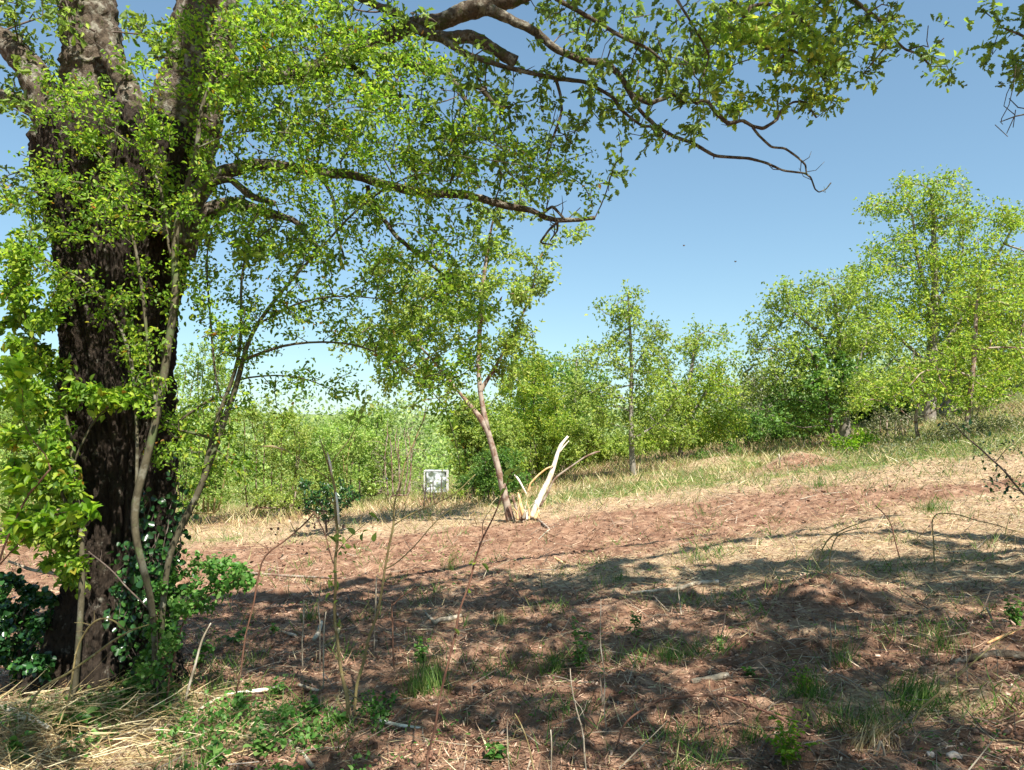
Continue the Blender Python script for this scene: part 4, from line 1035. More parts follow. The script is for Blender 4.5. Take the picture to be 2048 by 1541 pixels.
# ================================================================== THINGS ON THE GROUND
def cane(name, label, paths, depth, mat, lf=None, cat='stem', part=('stem', 'leaves'), group=None, extra=None, sides=7):
    """a stem standing up from the ground; paths in photo pixels with widths; lf = (count, size, template, material, along index)"""
    out = []
    for pth in paths:
        q, r = pxpath(pth, depth)
        out.append((q, r))
    b = out[0][0][0]; gz = float(height(b[0], b[1]))
    b[2] = min(b[2], gz - 0.03)
    t = thing(name, (b[0], b[1], gz), label, cat, group)
    mb = MB(); dense = []
    for q, r in out:
        k = len(q); tt = np.linspace(0, k - 1, (k - 1) * 4 + 1)
        q2 = np.stack([np.interp(tt, np.arange(k), q[:, c]) for c in range(3)], 1); r2 = np.interp(tt, np.arange(k), r)
        for _ in range(3): q2[1:-1] = .5 * q2[1:-1] + .25 * (q2[:-2] + q2[2:])
        r2 = r2 * .74
        q2 = q2 + np.stack([noise2(q2[:, 2] * 5, q2[:, 0] * 5), q2[:, 2] * 0, noise2(q2[:, 0] * 6, q2[:, 2] * 4)], 1) * .012
        q2[:, 1] += 0.03 * noise2(q2[:, 2] * 3, q2[:, 0] * 3 + 5) * np.linspace(0, 1, len(q2))
        # little knots
        r2 = r2 * (1 + 0.12 * (rng.random(len(r2)) > .8))
        mb.tube(q2, r2, sides); dense.append((q2, r2))
    q2, r2 = dense[0]
    for k in range(int(len(q2) * .35) if len(q2) > 12 else 0):      # small side twigs
        i = rng.integers(3, len(q2) - 1); L = rng.uniform(.02, .10)
        dv = nrm(rng.normal(size=3) + np.array([0, 0, .6])); e = q2[i] + dv * L
        mb.tube([q2[i], (q2[i] + e) / 2 + rng.normal(size=3) * .005, e], [r2[i] * .4, r2[i] * .3, .0006], 4, cap=False)
    mb.build(part[0], mat, t, smooth=True)
    if extra:
        for (pth, m2, nm) in extra:
            q, r = pxpath(pth, depth - .02)
            e = MB(); e.tube(q, r, 6); e.build(nm, m2, t, smooth=True)
    if lf:
        lb = MB()
        for (n, size, tpl, m2, which, lo, hi, sp) in lf:
            q2, r2 = dense[which]
            idx = (rng.uniform(lo, hi, n) * (len(q2) - 1)).astype(int)
            p = q2[idx] + rng.normal(size=(n, 3)) * sp
            scatter(lb, tpl, p, nrm(rng.normal(size=(n, 3)) * .8 + np.array([0, -.1, .25])), nrm(rng.normal(size=(n, 3)) * .6 + np.array([0, -.3, .8])), size * rng.uniform(.6, 1.3, n))
        lb.build(part[1], lf[0][3], t)
    return t

cane('sapling', 'tall thin tan stem with snapped pale top, left of centre', [
     [(697, 1422, 13), (694, 1396, 11), (686, 1371, 9), (677, 1314, 8), (673, 1257, 8), (668, 1186, 8), (671, 1128, 8), (676, 1086, 7), (673, 1029, 7), (670, 983, 7), (664, 952, 6), (658, 927, 5), (647, 901, 4), (639, 872, 2)],
     [(663, 966, 3), (640, 945, 2.5), (606, 922, 2.2), (569, 900, 2), (557, 881, 1.2)],
     [(660, 932, 3), (680, 900, 2.4), (700, 878, 2.2), (716, 845, 2), (731, 805, 1.6), (733, 770, 1.2)],
     [(671, 1110, 3), (690, 1085, 2.5), (715, 1062, 2), (740, 1040, 1.5)], [(686, 1371, 5), (705, 1392, 4), (722, 1400, 3)]], 4.35, M['tanstem'],
     lf=[(26, .045, LEAF_OVAL, M['leafMid'], 2, .5, 1.0, .03), (16, .05, LEAF_OVAL, M['leafMid'], 3, .2, 1, .05), (14, .05, LEAF_OVAL, M['leafMid'], 0, .3, .6, .04)],
     extra=[([(678, 1050, 4), (676, 1020, 5), (672, 985, 4)], M['paleW'], 'peeled_wood'), ([(664, 950, 3), (661, 930, 5), (655, 905, 3)], M['paleW'], 'peeled_wood'),
            ([(569, 900, 3), (545, 893, 5), (522, 893, 1)], M['straw'], 'dry_blade')], cat='sapling')
cane('sapling', 'leaning tan stem with forked dry top, right beside the snapped one', [
     [(708, 1390, 9), (711, 1365, 8), (721, 1337, 8), (733, 1294, 7.5), (747, 1248, 7), (758, 1205, 7), (768, 1160, 6.5), (771, 1126, 6), (778, 1086, 6), (788, 1050, 6), (789, 1030, 5), (792, 995, 4.5), (801, 970, 4), (809, 935, 4), (820, 901, 3.5), (833, 867, 3), (842, 849, 2.5), (858, 808, 1.5)],
     [(788, 1051, 4), (830, 1025, 3.5), (876, 1005, 3), (912, 988, 2.6), (950, 950, 2)],
     [(770, 1138, 4), (800, 1122, 3), (828, 1096, 3), (871, 1040, 2.6), (905, 1018, 2.4), (940, 975, 1.6)],
     [(842, 849, 2), (850, 825, 3), (852, 806, 1)], [(792, 1040, 2), (815, 1000, 1.6), (822, 980, 1)], [(788, 1020, 2), (770, 985, 1.6), (768, 960, 1)], [(745, 1250, 2), (735, 1215, 2), (738, 1180, 1.5)]], 4.5, M['tanstem'], cat='sapling')
cane('sapling', 'long reddish stem crossing the middle of the foreground, few big leaves', [
     [(852, 1560, 7), (858, 1510, 7), (868, 1470, 6.5), (882, 1396, 6), (899, 1317, 6), (919, 1225, 5.5), (947, 1133, 5), (970, 1071, 4.5), (988, 1027, 4), (1006, 982, 3), (1018, 957, 2), (1030, 940, 1.5)],
     [(970, 1073, 2.6), (964, 1050, 2.4), (970, 1032, 2.2), (978, 1022, 1.5)]], 3.5, M['redstem'],
     lf=[(9, .06, LEAF_OVAL, M['leafMid'], 0, .8, 1.0, .02), (5, .05, LEAF_OVAL, M['leafMid'], 0, .35, .6, .02)], cat='sapling')
cane('sapling', 'dead reddish forked twig standing left of the snapped stem', [
     [(470, 1165, 4), (520, 1125, 4.5), (547, 1100, 4.5), (586, 1067, 4), (612, 1045, 4), (630, 1024, 3.5)], [(630, 1024, 3), (645, 1060, 3.4), (660, 1100, 3.4), (668, 1125, 3)],
     [(630, 1024, 2.5), (612, 1018, 2.5), (600, 1012, 1)], [(590, 1064, 2.4), (580, 1045, 2.2), (573, 1028, 1.6)]], 4.6, M['redstem'], cat='twig',
     lf=[(60, .022, LEAF_ROUND, M['litter'], 0, .4, 1, .10)])
cane('sapling', 'leafless curved reddish stem behind the leaning tan stem', [[(790, 1235, 4), (783, 1200, 3.5), (785, 1215, 3), (798, 1195, 3), (822, 1180, 3), (850, 1172, 2)]], 5.2, M['redstem'], cat='twig')
cane('bramble', 'arching bare red bramble cane, lower right of centre', [[(1228, 1470, 5), (1240, 1452, 5), (1278, 1422, 5.5), (1320, 1404, 6), (1348, 1398, 6), (1399, 1390, 6.5), (1450, 1393, 6.5), (1502, 1410, 6.5), (1553, 1433, 6), (1587, 1456, 5)]], 3.75, M['redstem'], cat='bramble')
cane('sapling', 'bent bare stem rising to the right edge, lower right', [[(1806, 1522, 7), (1811, 1500, 6.5), (1820, 1457, 6), (1838, 1425, 6), (1861, 1399, 5.5), (1912, 1355, 5), (1953, 1317, 4), (1997, 1276, 3.5), (2060, 1255, 2.5)], [(1912, 1355, 2.5), (1935, 1320, 2), (1942, 1290, 1.2)]], 3.7, M['tanstem'], cat='sapling')
cane('bramble', 'thin cane bending over to the right edge, mid right', [[(1871, 1102, 3.6), (1864, 1071, 3.4), (1862, 1040, 3), (1872, 1026, 3), (1895, 1027, 2.8), (1929, 1034, 2.6), (1980, 1047, 2.4), (2060, 1072, 2)]], 6.7, M['tanstem'], cat='bramble')
cane('twig', 'upright kinked twig left of the bending cane', [[(1798, 1092, 3.5), (1787, 1055, 3.5), (1768, 1025, 3), (1752, 1010, 2)]], 7.0, M['redstem'], cat='twig')
cane('bramble', 'low bowed cane in the straw, right of centre', [[(1625, 1096, 3), (1650, 1080, 3.4), (1690, 1060, 3), (1740, 1036, 2.2)]], 6.9, M['tanstem'], cat='bramble')
cane('bramble', 'second low bowed cane just below the first', [[(1654, 1102, 3), (1664, 1085, 3), (1684, 1066, 3), (1740, 1053, 2)]], 6.8, M['tanstem'], cat='bramble')
cane('dog_rose', 'drooping dark stem with small leaves at the right edge', [[(2110, 1100, 7), (2075, 1030, 6), (2048, 987, 5.5), (2005, 941, 5), (1972, 910, 4.5), (1928, 871, 3.5), (1905, 845, 2)], [(2040, 980, 3), (2000, 965, 2.5), (1960, 960, 2)], [(1990, 926, 2.5), (2010, 900, 2), (2030, 890, 1.5)]], 4.4, M['twig'], cat='shrub',
     lf=[(50, .03, LEAF_OVAL, M['leafIvy'], 0, .3, 1.0, .05), (24, .028, LEAF_OVAL, M['leafIvy'], 1, .0, 1.0, .04), (16, .026, LEAF_OVAL, M['leafIvy'], 2, .0, 1.0, .03)])
for lab, pts, d in [('short green shoot stalk near the bottom centre', [(1088, 1560, 5), (1060, 1490, 4), (1040, 1445, 4), (1030, 1430, 2)], 3.3),
                    ('straight thin stalk at bottom centre, right of the short one', [(1100, 1560, 4), (1105, 1510, 3.5), (1098, 1460, 3)], 3.35),
                    ('tall hair-thin stalk rising through the centre foreground', [(1212, 1440, 3.5), (1206, 1360, 3), (1203, 1270, 3), (1200, 1200, 2)], 3.9),
                    ('slanted stalk right of the tall hair-thin one', [(1182, 1560, 5), (1165, 1470, 4.5), (1150, 1400, 4), (1140, 1340, 2.5)], 3.3),
                    ('dark burnt-looking stake at the right edge', [(1992, 1262, 6), (1986, 1240, 6), (1977, 1216, 5)], 4.8),
                    ('stub of a snapped stem at the bottom right', [(1755, 1530, 9), (1750, 1500, 8), (1758, 1478, 6)], 3.5),
                    ('second snapped stub leaning against the first, bottom right', [(1772, 1528, 8), (1766, 1500, 7), (1760, 1480, 5)], 3.45),
                    ('thin upright straw-coloured stalk left of the snapped stem', [(648, 1300, 4), (648, 1260, 3.6), (650, 1225, 3)], 4.8),
                    ('thin pale stalk beside the twin shadows, left centre', [(640, 1240, 3), (638, 1200, 3), (643, 1165, 2)], 5.2),
                    ('short orange-lit stalk left of centre', [(607, 1228, 4), (606, 1210, 4), (608, 1200, 3)], 5.2),
                    ('grey upright stalk on the right slope', [(1662, 1310, 3), (1660, 1275, 3), (1659, 1245, 2)], 4.6),
                    ('bleached curved stalk in the left shadows', [(748, 1195, 3), (752, 1165, 3.5), (757, 1150, 3)], 5.6),
                    ('pale upright stick at the far field edge, right', [(1561, 945, 5), (1559, 925, 5), (1558, 908, 4)], 14.0)]:
    cane('stalk', lab, [pts], d, M['deadW'] if 'green' not in lab else M['tanstem'], cat='stalk', group='loose stalks in the clearing', sides=6)

# canes round the oak foot
cane('cane', 'greenish cane arching over before the oak trunk base', [[(130, 1345, 5), (154, 1288, 5), (175, 1253, 5), (204, 1237, 5), (232, 1242, 4.5), (251, 1261, 3.5)]], 4.3, M['tanstem'], cat='cane')
cane('cane', 'long pale cane sweeping from lower left up to the oak foot', [[(40, 1400, 5), (70, 1379, 6), (133, 1351, 6), (190, 1316, 6), (225, 1281, 5), (256, 1260, 4), (300, 1250, 3)]], 4.15, M['tanstem'], cat='cane')
cane('twig', 'thin grey twig slanting down across the oak trunk base', [[(318, 1300, 4), (316, 1274, 4), (300, 1215, 4), (246, 1165, 4), (205, 1130, 4), (182, 1102, 3.5)]], 4.5, M['twig'], cat='twig')
cane('stick', 'pale slanted stick standing right of the oak foot', [[(369, 1346, 7), (395, 1290, 6), (421, 1246, 3)]], 4.6, M['deadW'], cat='stick')
cane('branch', 'short dead bough sticking out left of the oak trunk', [[(150, 1165, 9, 5.2), (140, 1154, 9), (98, 1147, 9), (53, 1137, 8), (18, 1122, 6)]], 4.9, M['deadW'], cat='branch')

# holly
sapling('holly', 'small dark glossy holly behind the snapped tan stem', None, [[(655, 1046, 5), (650, 1030, 4), (640, 1000, 3), (620, 980, 2)], [(660, 1044, 4), (690, 1010, 3), (710, 985, 2)]],
        [(640, 1005, 45, 28, 1), (680, 985, 45, 28, 1), (610, 975, 25, 18, .4), (650, 1025, 50, 16, .8)], 260, 1700, .05, M['leafIvy'], M['twig'], LEAF_OVAL, depth=12.2, rz=.5, cat='shrub')

def leafy(name, label, base, top, w, n, size, tpl, mat, depth=None, stems=4, cat='plant', stemmat=None, group=None, r=0.002):
    g = Gd(*base)
    t = thing(name, onground(g), label, cat, group)
    mb = MB(); lb = MB(); k = FPX / g[1]
    H = (base[1] - top) / k; W = w / k
    for s in range(stems):
        a = rng.uniform(0, 2 * math.pi); rr = W * rng.uniform(.1, .6); hs = rng.uniform(.45, 1)
        q = np.array([onground(g, -.01) + np.array([math.cos(a), math.sin(a), 0]) * rr * u ** 1.4 + np.array([0, 0, H * hs * u]) + np.array([*(rng.normal(size=2) * .006), 0]) for u in np.linspace(0, 1, 7)])
        mb.tube(q, np.linspace(r * 1.4, r * .5, 7), 5)
        m = n // stems
        u = rng.uniform(.12, 1, m) * 6; i = np.minimum(u.astype(int), 5); f = (u - i)[:, None]
        p = q[i] * (1 - f) + q[i + 1] * f
        an = rng.uniform(0, 2 * math.pi, m)
        ax = np.stack([np.cos(an), np.sin(an), rng.uniform(-.1, .7, m)], 1)
        scatter(lb, tpl, p, ax, nrm(rng.normal(size=(m, 3)) * .35 + np.array([0, 0, 1.])), size * rng.uniform(.5, 1.25, m), bend=rng.uniform(0, .3, m))
    mb.build('stem', stemmat or M['tanstem'], t, smooth=True); lb.build('leaves', mat, t)
    return t
leafy('seedling', 'bright lime leafy shoot at the bottom, right of centre', (1575, 1530), 1418, 110, 420, .026, LEAF_OVAL, M['shoot'], stems=16)
leafy('seedling', 'upright lime shoot above the bottom one, beside a grass tuft', (1605, 1400), 1320, 60, 160, .024, LEAF_OVAL, M['shoot'], stems=9)
leafy('seedling', 'slender leafy shoot standing in shade at centre', (1158, 1345), 1215, 44, 150, .032, LEAF_OVAL, M['leafHeart'], stems=5)
leafy('seedling', 'small fresh plant with pointed leaves, right of the centre shoot', (1270, 1280), 1220, 40, 70, .036, LEAF_OVAL, M['leafHeart'], stems=5)
leafy('seedling', 'leafy climber stem left of the dark grass tuft', (840, 1330), 1265, 50, 70, .038, LEAF_WIDE, M['leafHeart'], stems=5)
leafy('seedling', 'starry green plant at the bottom, left of centre stalks', (990, 1520), 1480, 40, 36, .05, LEAF_OVAL, M['leafHeart'], stems=6)
leafy('seedling', 'pair of broad green leaves at the foot of the snapped stem', (690, 1450), 1418, 46, 14, .06, LEAF_WIDE, M['leafHeart'], stems=3)
leafy('seedling', 'leafy sprout in the middle shade above the log', (1445, 1300), 1262, 22, 40, .025, LEAF_OVAL, M['leafHeart'], stems=4)
leafy('seedling', 'feathery green weed at the right edge', (2030, 1250), 1180, 50, 160, .03, LEAF_OVAL, M['leafHeart'], stems=8)
leafy('seedling', 'tiny green rosette beside the rotten log', (1500, 1350), 1322, 34, 60, .03, LEAF_OVAL, M['leafHeart'], stems=5)
for k, (lab, b, tp, w, n, s) in enumerate([('broad-leaved weed in the bottom left litter, largest', (150, 1470), 1400, 80, 60, .05), ('round-leaved weed beside the pale fallen branch', (480, 1420), 1360, 60, 60, .04),
                     ('weed with a few pale leaves under the oak, left', (330, 1420), 1360, 60, 50, .045), ('weed at the bottom edge under the pale fallen branch', (530, 1510), 1460, 60, 60, .04),
                     ('leafy weed left of the snapped stem foot', (630, 1440), 1390, 60, 60, .045), ('low weed in the dark patch right of the oak', (470, 1290), 1250, 50, 36, .045),
                     ('two-leaved weed on the edge of the left shadow', (545, 1270), 1240, 30, 18, .04), ('weed in the litter at far lower left', (40, 1520), 1460, 60, 50, .045),
                     ('weed at the bottom, left quarter', (420, 1530), 1480, 60, 60, .04), ('weed in front of the bramble tangle', (400, 1330), 1280, 60, 60, .04), ('weed half hidden by the oak foot', (250, 1400), 1350, 70, 70, .045),
                     ('sunlit weed above the pale fallen branch', (560, 1395), 1350, 50, 50, .035)]):
    leafy('weed', lab, b, tp, w, n, s, LEAF_ROUND, M['leafHeart'], stems=6, cat='weed', group='broad-leaved weeds at lower left')

def tuft(label, base, w, h, n, mat=None, lean=(0, 0), name='grass_tuft'):
    n = int(n * .75)
    g = Gd(*base); k = FPX / g[1]; W = w / k; H = h / k
    mb = MB()
    a = rng.uniform(0, 2 * math.pi, n); rr = W * rng.random(n) ** .8 * .5
    x = g[0] + np.cos(a) * rr; y = g[1] + np.sin(a) * rr
    p = np.stack([x, y, height(x, y) - .005], 1)
    ax = nrm(np.stack([np.cos(a) * .6 + lean[0], np.sin(a) * .6 + lean[1], np.full(n, 1.0)], 1) + rng.normal(size=(n, 3)) * .3)
    scatter(mb, BLADE, p, ax, nrm(np.stack([-np.cos(a), -np.sin(a), np.full(n, .6)], 1)), H * rng.uniform(.3, 1.3, n), rng.uniform(.0025, .006, n), bend=-rng.uniform(-.2, 1.3, n))
    o = mb.build(name, mat or M['grass'])
    return tag(o, label, 'grass tuft', group='grass tufts in the clearing')
tuft('thick dark green grass tuft, left of centre foreground', (855, 1385), 100, 60, 520)
tuft('flattened green grass tuft near the centre', (1000, 1248), 60, 22, 160)
tuft('dark tuft in shade below the centre shoot', (1110, 1335), 90, 26, 220)
tuft('green tuft right of the centre shoot', (1345, 1318), 80, 26, 200)
tuft('tall green tuft beside the upright lime shoot', (1620, 1400), 80, 46, 330)
tuft('long wispy tuft in the lower right', (1830, 1405), 130, 46, 420, lean=(.5, 0))
tuft('bleached straw-like tuft below the wispy one', (1740, 1480), 140, 30, 380, M['straw'], lean=(.5, 0))
tuft('grass tuft at the foot of the shadow, centre', (900, 1140), 40, 26, 90)
tuft('grass tuft on the sunny border of the shade, right', (1400, 1120), 90, 18, 200)
tuft('faint tuft right of the first one in the shade', (1240, 1160), 50, 18, 90)
tuft('tuft of grass in shade at the right edge', (1880, 1290), 120, 30, 260)
tuft('small bright tuft near the bottom right corner', (1500, 1480), 40, 34, 60)
tuft('tuft under the thin right-hand stalks', (1690, 1330), 60, 50, 90)
tuft('fresh grass clump on the sunny right slope', (1640, 975), 70, 18, 260)
tuft('fresh grass clump higher on the sunny right slope', (1860, 1020), 90, 20, 260)
tuft('grass clump among the stalks at left centre', (620, 1240), 50, 34, 110)

def stick(name, label, pts, mat, up=.5, cat='stick', sides=8, group=None, knots=True, depth=None, extra=None):
    """a stick lying on the ground: [(px, py, width px, lift m)]"""
    q = []; r = []
    for p in pts:
        g = Gd(p[0], p[1]); rad = .5 * p[2] * g[1] / FPX
        q.append(onground(g, rad * up + (p[3] if len(p) > 3 else 0))); r.append(rad)
    q = np.array(q); r = np.array(r); k = len(q)
    tt = np.linspace(0, k - 1, (k - 1) * 6 + 1)
    q2 = np.stack([np.interp(tt, np.arange(k), q[:, c]) for c in range(3)], 1); r2 = np.interp(tt, np.arange(k), r)
    for _ in range(3): q2[1:-1] = .5 * q2[1:-1] + .25 * (q2[:-2] + q2[2:])
    r2 = r2 * (1 + .12 * noise2(tt * 1.7, tt * 0 + k))
    mb = MB(); mb.tube(q2, r2, sides)
    if extra:
        for e in extra:
            qq = []; re = []
            for p in e:
                g = Gd(p[0], p[1]); rad = .5 * p[2] * g[1] / FPX
                qq.append(onground(g, rad * up + (p[3] if len(p) > 3 else 0))); re.append(rad)
            mb.tube(qq, re, sides)
    o = mb.build(name, mat, smooth=True)
    return tag(o, label, cat, group)
GS = 'fallen sticks'
stick('stick', 'long pale fallen branch lying lower left', [(395, 1425, 5), (420, 1408, 6), (456, 1394, 8), (509, 1387, 8), (562, 1380, 8)], M['paleW'], 1.0, group=GS)
stick('log', 'crooked grey log on the border of the shade, right of centre', [(1262, 1188, 5), (1329, 1183, 7), (1362, 1180, 8), (1390, 1170, 9), (1437, 1167, 9)], M['deadW'], .7, cat='log')
stick('log', 'short rotten log lying in the lower right shade', [(1384, 1368, 12), (1420, 1362, 13), (1455, 1354, 13)], M['deadW'], .6, cat='log')
stick('stick', 'forked weathered stick lying left of the centre', [(868, 1249, 7), (880, 1243, 9), (900, 1242, 10), (922, 1234, 7)], M['deadW'], .8, group=GS, extra=[[(872, 1250, 7), (862, 1240, 6), (851, 1228, 4)]])
stick('log', 'dark mossy log at the right edge with snapped end', [(1900, 1330, 10), (1950, 1318, 14), (2000, 1312, 17), (2080, 1322, 17)], M['limb'], .6, cat='log')
stick('stick', 'splintered reddish strip of wood above the mossy log', [(1975, 1290, 4), (2010, 1275, 6), (2060, 1262, 8)], M['freshW'], 1.5, group=GS)
stick('stick', 'small pinkish stick in the left shadows', [(562, 1268, 6), (576, 1271, 7), (592, 1275, 6)], M['deadW'], 1.0, group=GS)
stick('stick', 'grey forked stub in the left shadows', [(628, 1284, 9), (636, 1272, 9), (643, 1260, 7, .05)], M['deadW'], 1, group=GS)
stick('stick', 'pale stick beside the snapped stem foot', [(598, 1374, 7), (622, 1382, 7), (648, 1391, 8)], M['deadW'], 1, group=GS)
stick('stick', 'short cut stick at the bottom, left of centre', [(579, 1486, 9), (600, 1508, 9), (626, 1538, 8)], M['deadW'], 1, group=GS)
stick('stick', 'thick pale broken branch at the lower left corner', [(-30, 1425, 16), (20, 1436, 18), (60, 1448, 12), (100, 1462, 8)], M['paleW'], 1.4, group=GS)
stick('stick', 'thin straw-coloured stick left of the thick broken branch end', [(100, 1400, 8), (140, 1385, 9), (175, 1372, 7)], M['deadW'], 1.4, group=GS)
stick('stick', 'long thin branch across the lower left litter', [(150, 1500, 6), (220, 1480, 6), (290, 1465, 6), (360, 1452, 5)], M['deadW'], 1.6, group=GS)
stick('stick', 'dry twig lying before the dark grass tuft', [(760, 1446, 7), (800, 1455, 7), (850, 1461, 5)], M['paleW'], 1, group=GS)
stick('stick', 'thin twig lying right of the crooked log', [(1440, 1215, 3), (1480, 1210, 4), (1520, 1200, 3)], M['deadW'], 1, group=GS)
stick('stick', 'orange splinters on the sunlit soil, centre', [(1108, 1118, 5), (1120, 1125, 5), (1132, 1132, 3)], M['freshW'], 1, group=GS)
stick('stick', 'pale bark strip before the peeled branch', [(1072, 1085, 2), (1092, 1066, 3), (1118, 1048, 2)], M['deadW'], 1, group=GS)
stick('stick', 'brown strip lying below the peeled branch', [(1075, 1040, 5), (1086, 1050, 5), (1098, 1060, 4)], M['redbark'], 1, group=GS)
stick('stick', 'thin bleached stick on the right slope', [(1600, 1000, 2), (1640, 990, 2), (1690, 985, 1.4)], M['deadW'], 1, group=GS)
stick('stick', 'greenish broken stem behind the snapped sapling foot', [(655, 1290, 8), (670, 1280, 8), (682, 1268, 6, .05)], M['tanstem'], 1, group=GS)
stick('stick', 'reddish strip on the shadow edge left', [(480, 1146, 4), (520, 1152, 5), (600, 1157, 5), (700, 1160, 3)], M['redbark'], 1.3, group=GS)

# the peeled white branch with its split stump
def peeled():
    d = 11.7
    b = Gd(1050, 1042); t = thing('broken_branch', onground(b), 'bright peeled white branch slanting up from a split stump', 'branch')
    def tb(name, pts, mat, dd=0, s=9, flat=1):
        q, r = pxpath(pts, b[1] + dd)
        k = len(q); tt = np.linspace(0, k - 1, (k - 1) * 5 + 1)
        q2 = np.stack([np.interp(tt, np.arange(k), q[:, c]) for c in range(3)], 1); r2 = np.interp(tt, np.arange(k), r)
        for _ in range(2): q2[1:-1] = .5 * q2[1:-1] + .25 * (q2[:-2] + q2[2:])
        r2 *= 1 + .10 * noise2(tt * 1.3, tt * 0 + 3)
        m = MB(); m.tube(q2, r2, s); return m.build(name, mat, t, smooth=True)
    tb('peeled_bough', [(1064, 1036, 11.7), (1072, 1012, 12.5), (1085, 985, 11.7), (1098, 960, 10.9), (1107, 935, 9.4), (1114, 910, 7.8), (1122, 890, 7.0), (1136, 873, 4.7)], M['paleW'])
    tb('peeled_bough', [(1118, 906, 3.1), (1128, 893, 3.1), (1138, 882, 1.6)], M['paleW'], .03, 6)
    tb('bark_strip', [(1080, 1014, 5), (1096, 985, 5), (1106, 962, 4), (1118, 950, 4), (1150, 928, 3.4), (1170, 914, 3.4), (1192, 905, 5), (1200, 903, 2)], M['redbark'], .06, 6)
    tb('bark_strip', [(1056, 984, 3), (1060, 968, 4), (1075, 952, 4), (1092, 938, 4), (1107, 932, 3)], M['freshW'], -.05, 6)
    tb('splinter', [(1054, 990, 2), (1044, 972, 4), (1036, 958, 5), (1029, 950, 3)], M['paleW'], -.05, 6)
    tb('splinter', [(1048, 1035, 9), (1042, 1015, 8), (1038, 995, 6), (1036, 985, 2)], M['freshW'], -.02, 8)
    tb('splinter', [(1046, 1038, 6), (1049, 1028, 6), (1052, 1020, 3)], M['deadW'], -.12, 7)
    tb('splinter', [(1070, 1038, 7), (1076, 1026, 7), (1078, 1020, 4)], M['freshW'], -.1, 7)
    tb('splinter', [(1040, 1040, 6), (1030, 1010, 6), (1024, 990, 4)], M['redbark'], -.03, 7)
    tb('stump', [(1048, 1048, 22), (1050, 1036, 18), (1053, 1026, 8)], M['redbark'], .05, 10)
    for k in range(9):
        x = rng.uniform(1034, 1078); tb('splinter', [(x, 1040, 4), (x + rng.normal(0, 3), 1028, 3), (x + rng.normal(0, 6), rng.uniform(1000, 1024), .6)], [M['paleW'], M['freshW']][k % 2], rng.uniform(-.15, .1), 4)
peeled()

# pale container half hidden by twigs, and a blue bag
def container():
    g = Gd(871, 993); d = g[1]; k = FPX / d; W = 45 / k; H = 52 / k
    z0 = float(height(g[0], d))
    t = thing('container', (g[0], d, z0), 'pale boxy container with leaf shadows painted on its sides, half hidden by twigs, left background', 'container')
    m, nt, out = newmat('white sheet with painted leaf shade')
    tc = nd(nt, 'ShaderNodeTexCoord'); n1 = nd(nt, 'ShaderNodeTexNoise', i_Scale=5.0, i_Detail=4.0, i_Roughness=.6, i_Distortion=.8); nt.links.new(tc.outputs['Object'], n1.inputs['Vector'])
    r = ramp(nt, n1.outputs[0], [(.42, (.10, .13, .09)), (.52, (.34, .39, .38)), (.62, (.72, .76, .80))])  # leaf shadows painted into the white as grey-green mottling
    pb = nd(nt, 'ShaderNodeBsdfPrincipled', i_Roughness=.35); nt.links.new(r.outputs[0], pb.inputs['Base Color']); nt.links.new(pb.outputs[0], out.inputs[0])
    import bmesh
    def box(name, cx, cy, cz, sx_, sy_, sz_, mat, bev=.02):
        bm = bmesh.new(); bmesh.ops.create_cube(bm, size=1)
        for v in bm.verts: v.co = Vector((v.co.x * sx_, v.co.y * sy_, v.co.z * sz_))
        if bev: bmesh.ops.bevel(bm, geom=bm.edges[:], offset=bev, segments=2, affect='EDGES')
        me = bpy.data.meshes.new(name); bm.to_mesh(me); bm.free(); me.materials.append(mat)
        o = bpy.data.objects.new(name, me); o.location = (cx, cy, cz); COL.objects.link(o); o.parent = t; return o
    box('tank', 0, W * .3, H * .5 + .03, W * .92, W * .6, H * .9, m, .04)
    fm = bark_mat('galvanised frame', (.35, .35, .34), (.5, .5, .5), (.62, .62, .62), 10, 1, .1)
    for a in (-.5, .5):
        box('post', a * W, 0, H * .5, .03, .03, H, fm, .004)
        box('post', a * W, W * .62, H * .5, .03, .03, H, fm, .004)
    for hz in (.03, .97): box('rail', 0, -.006, H * hz, W * 1.03, .025, .03, fm, .004)
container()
shrub('sparse twiggy bush right in front of the pale container', 862, 1003, 26, 950, 16, 110, .045, M['leafMid'], M['twig'], natt=90, stems=5, kill=.15, tip=.003)
def bag():
    g = Gd(773, 968); d = g[1]; k = FPX / d
    m, nt, out = newmat('blue plastic'); pb = nd(nt, 'ShaderNodeBsdfPrincipled', i_Roughness=.35); pb.inputs['Base Color'].default_value = (.10, .22, .62, 1); nt.links.new(pb.outputs[0], out.inputs[0])
    import bmesh
    bm = bmesh.new(); bmesh.ops.create_icosphere(bm, subdivisions=3, radius=1)
    for v in bm.verts:
        c = np.array(v.co); f = 1 + .35 * float(noise3(np.array([c[0] * 1.6]), np.array([c[1] * 1.6]), np.array([c[2] * 1.6]))[0])
        v.co = Vector((c[0] * 7 / k * f, c[1] * 7 / k * f, max(c[2], -.6) * 8 / k * f))
    me = bpy.data.meshes.new('bag'); bm.to_mesh(me); bm.free(); me.materials.append(m)
    o = bpy.data.objects.new('bag', me); o.location = (g[0], d, float(height(g[0], d)) + 5 / k); COL.objects.link(o)
    tag(o, 'small crumpled blue plastic bag at the field edge, left background', 'bag')
bag()
stick('stone', 'pale pebble near the bottom right corner', [(1855, 1514, 12), (1862, 1514, 14), (1868, 1514, 10)], M['stone'], .6, cat='stone')
stick('stone', 'wider pale stone right of the small pebble at lower right', [(1895, 1516, 10), (1908, 1514, 16), (1925, 1517, 9)], M['stone'], .5, cat='stone')
stick('stone', 'small white pebble in the centre foreground', [(1097, 1254, 7), (1102, 1254, 7)], M['stone'], .8, cat='stone')

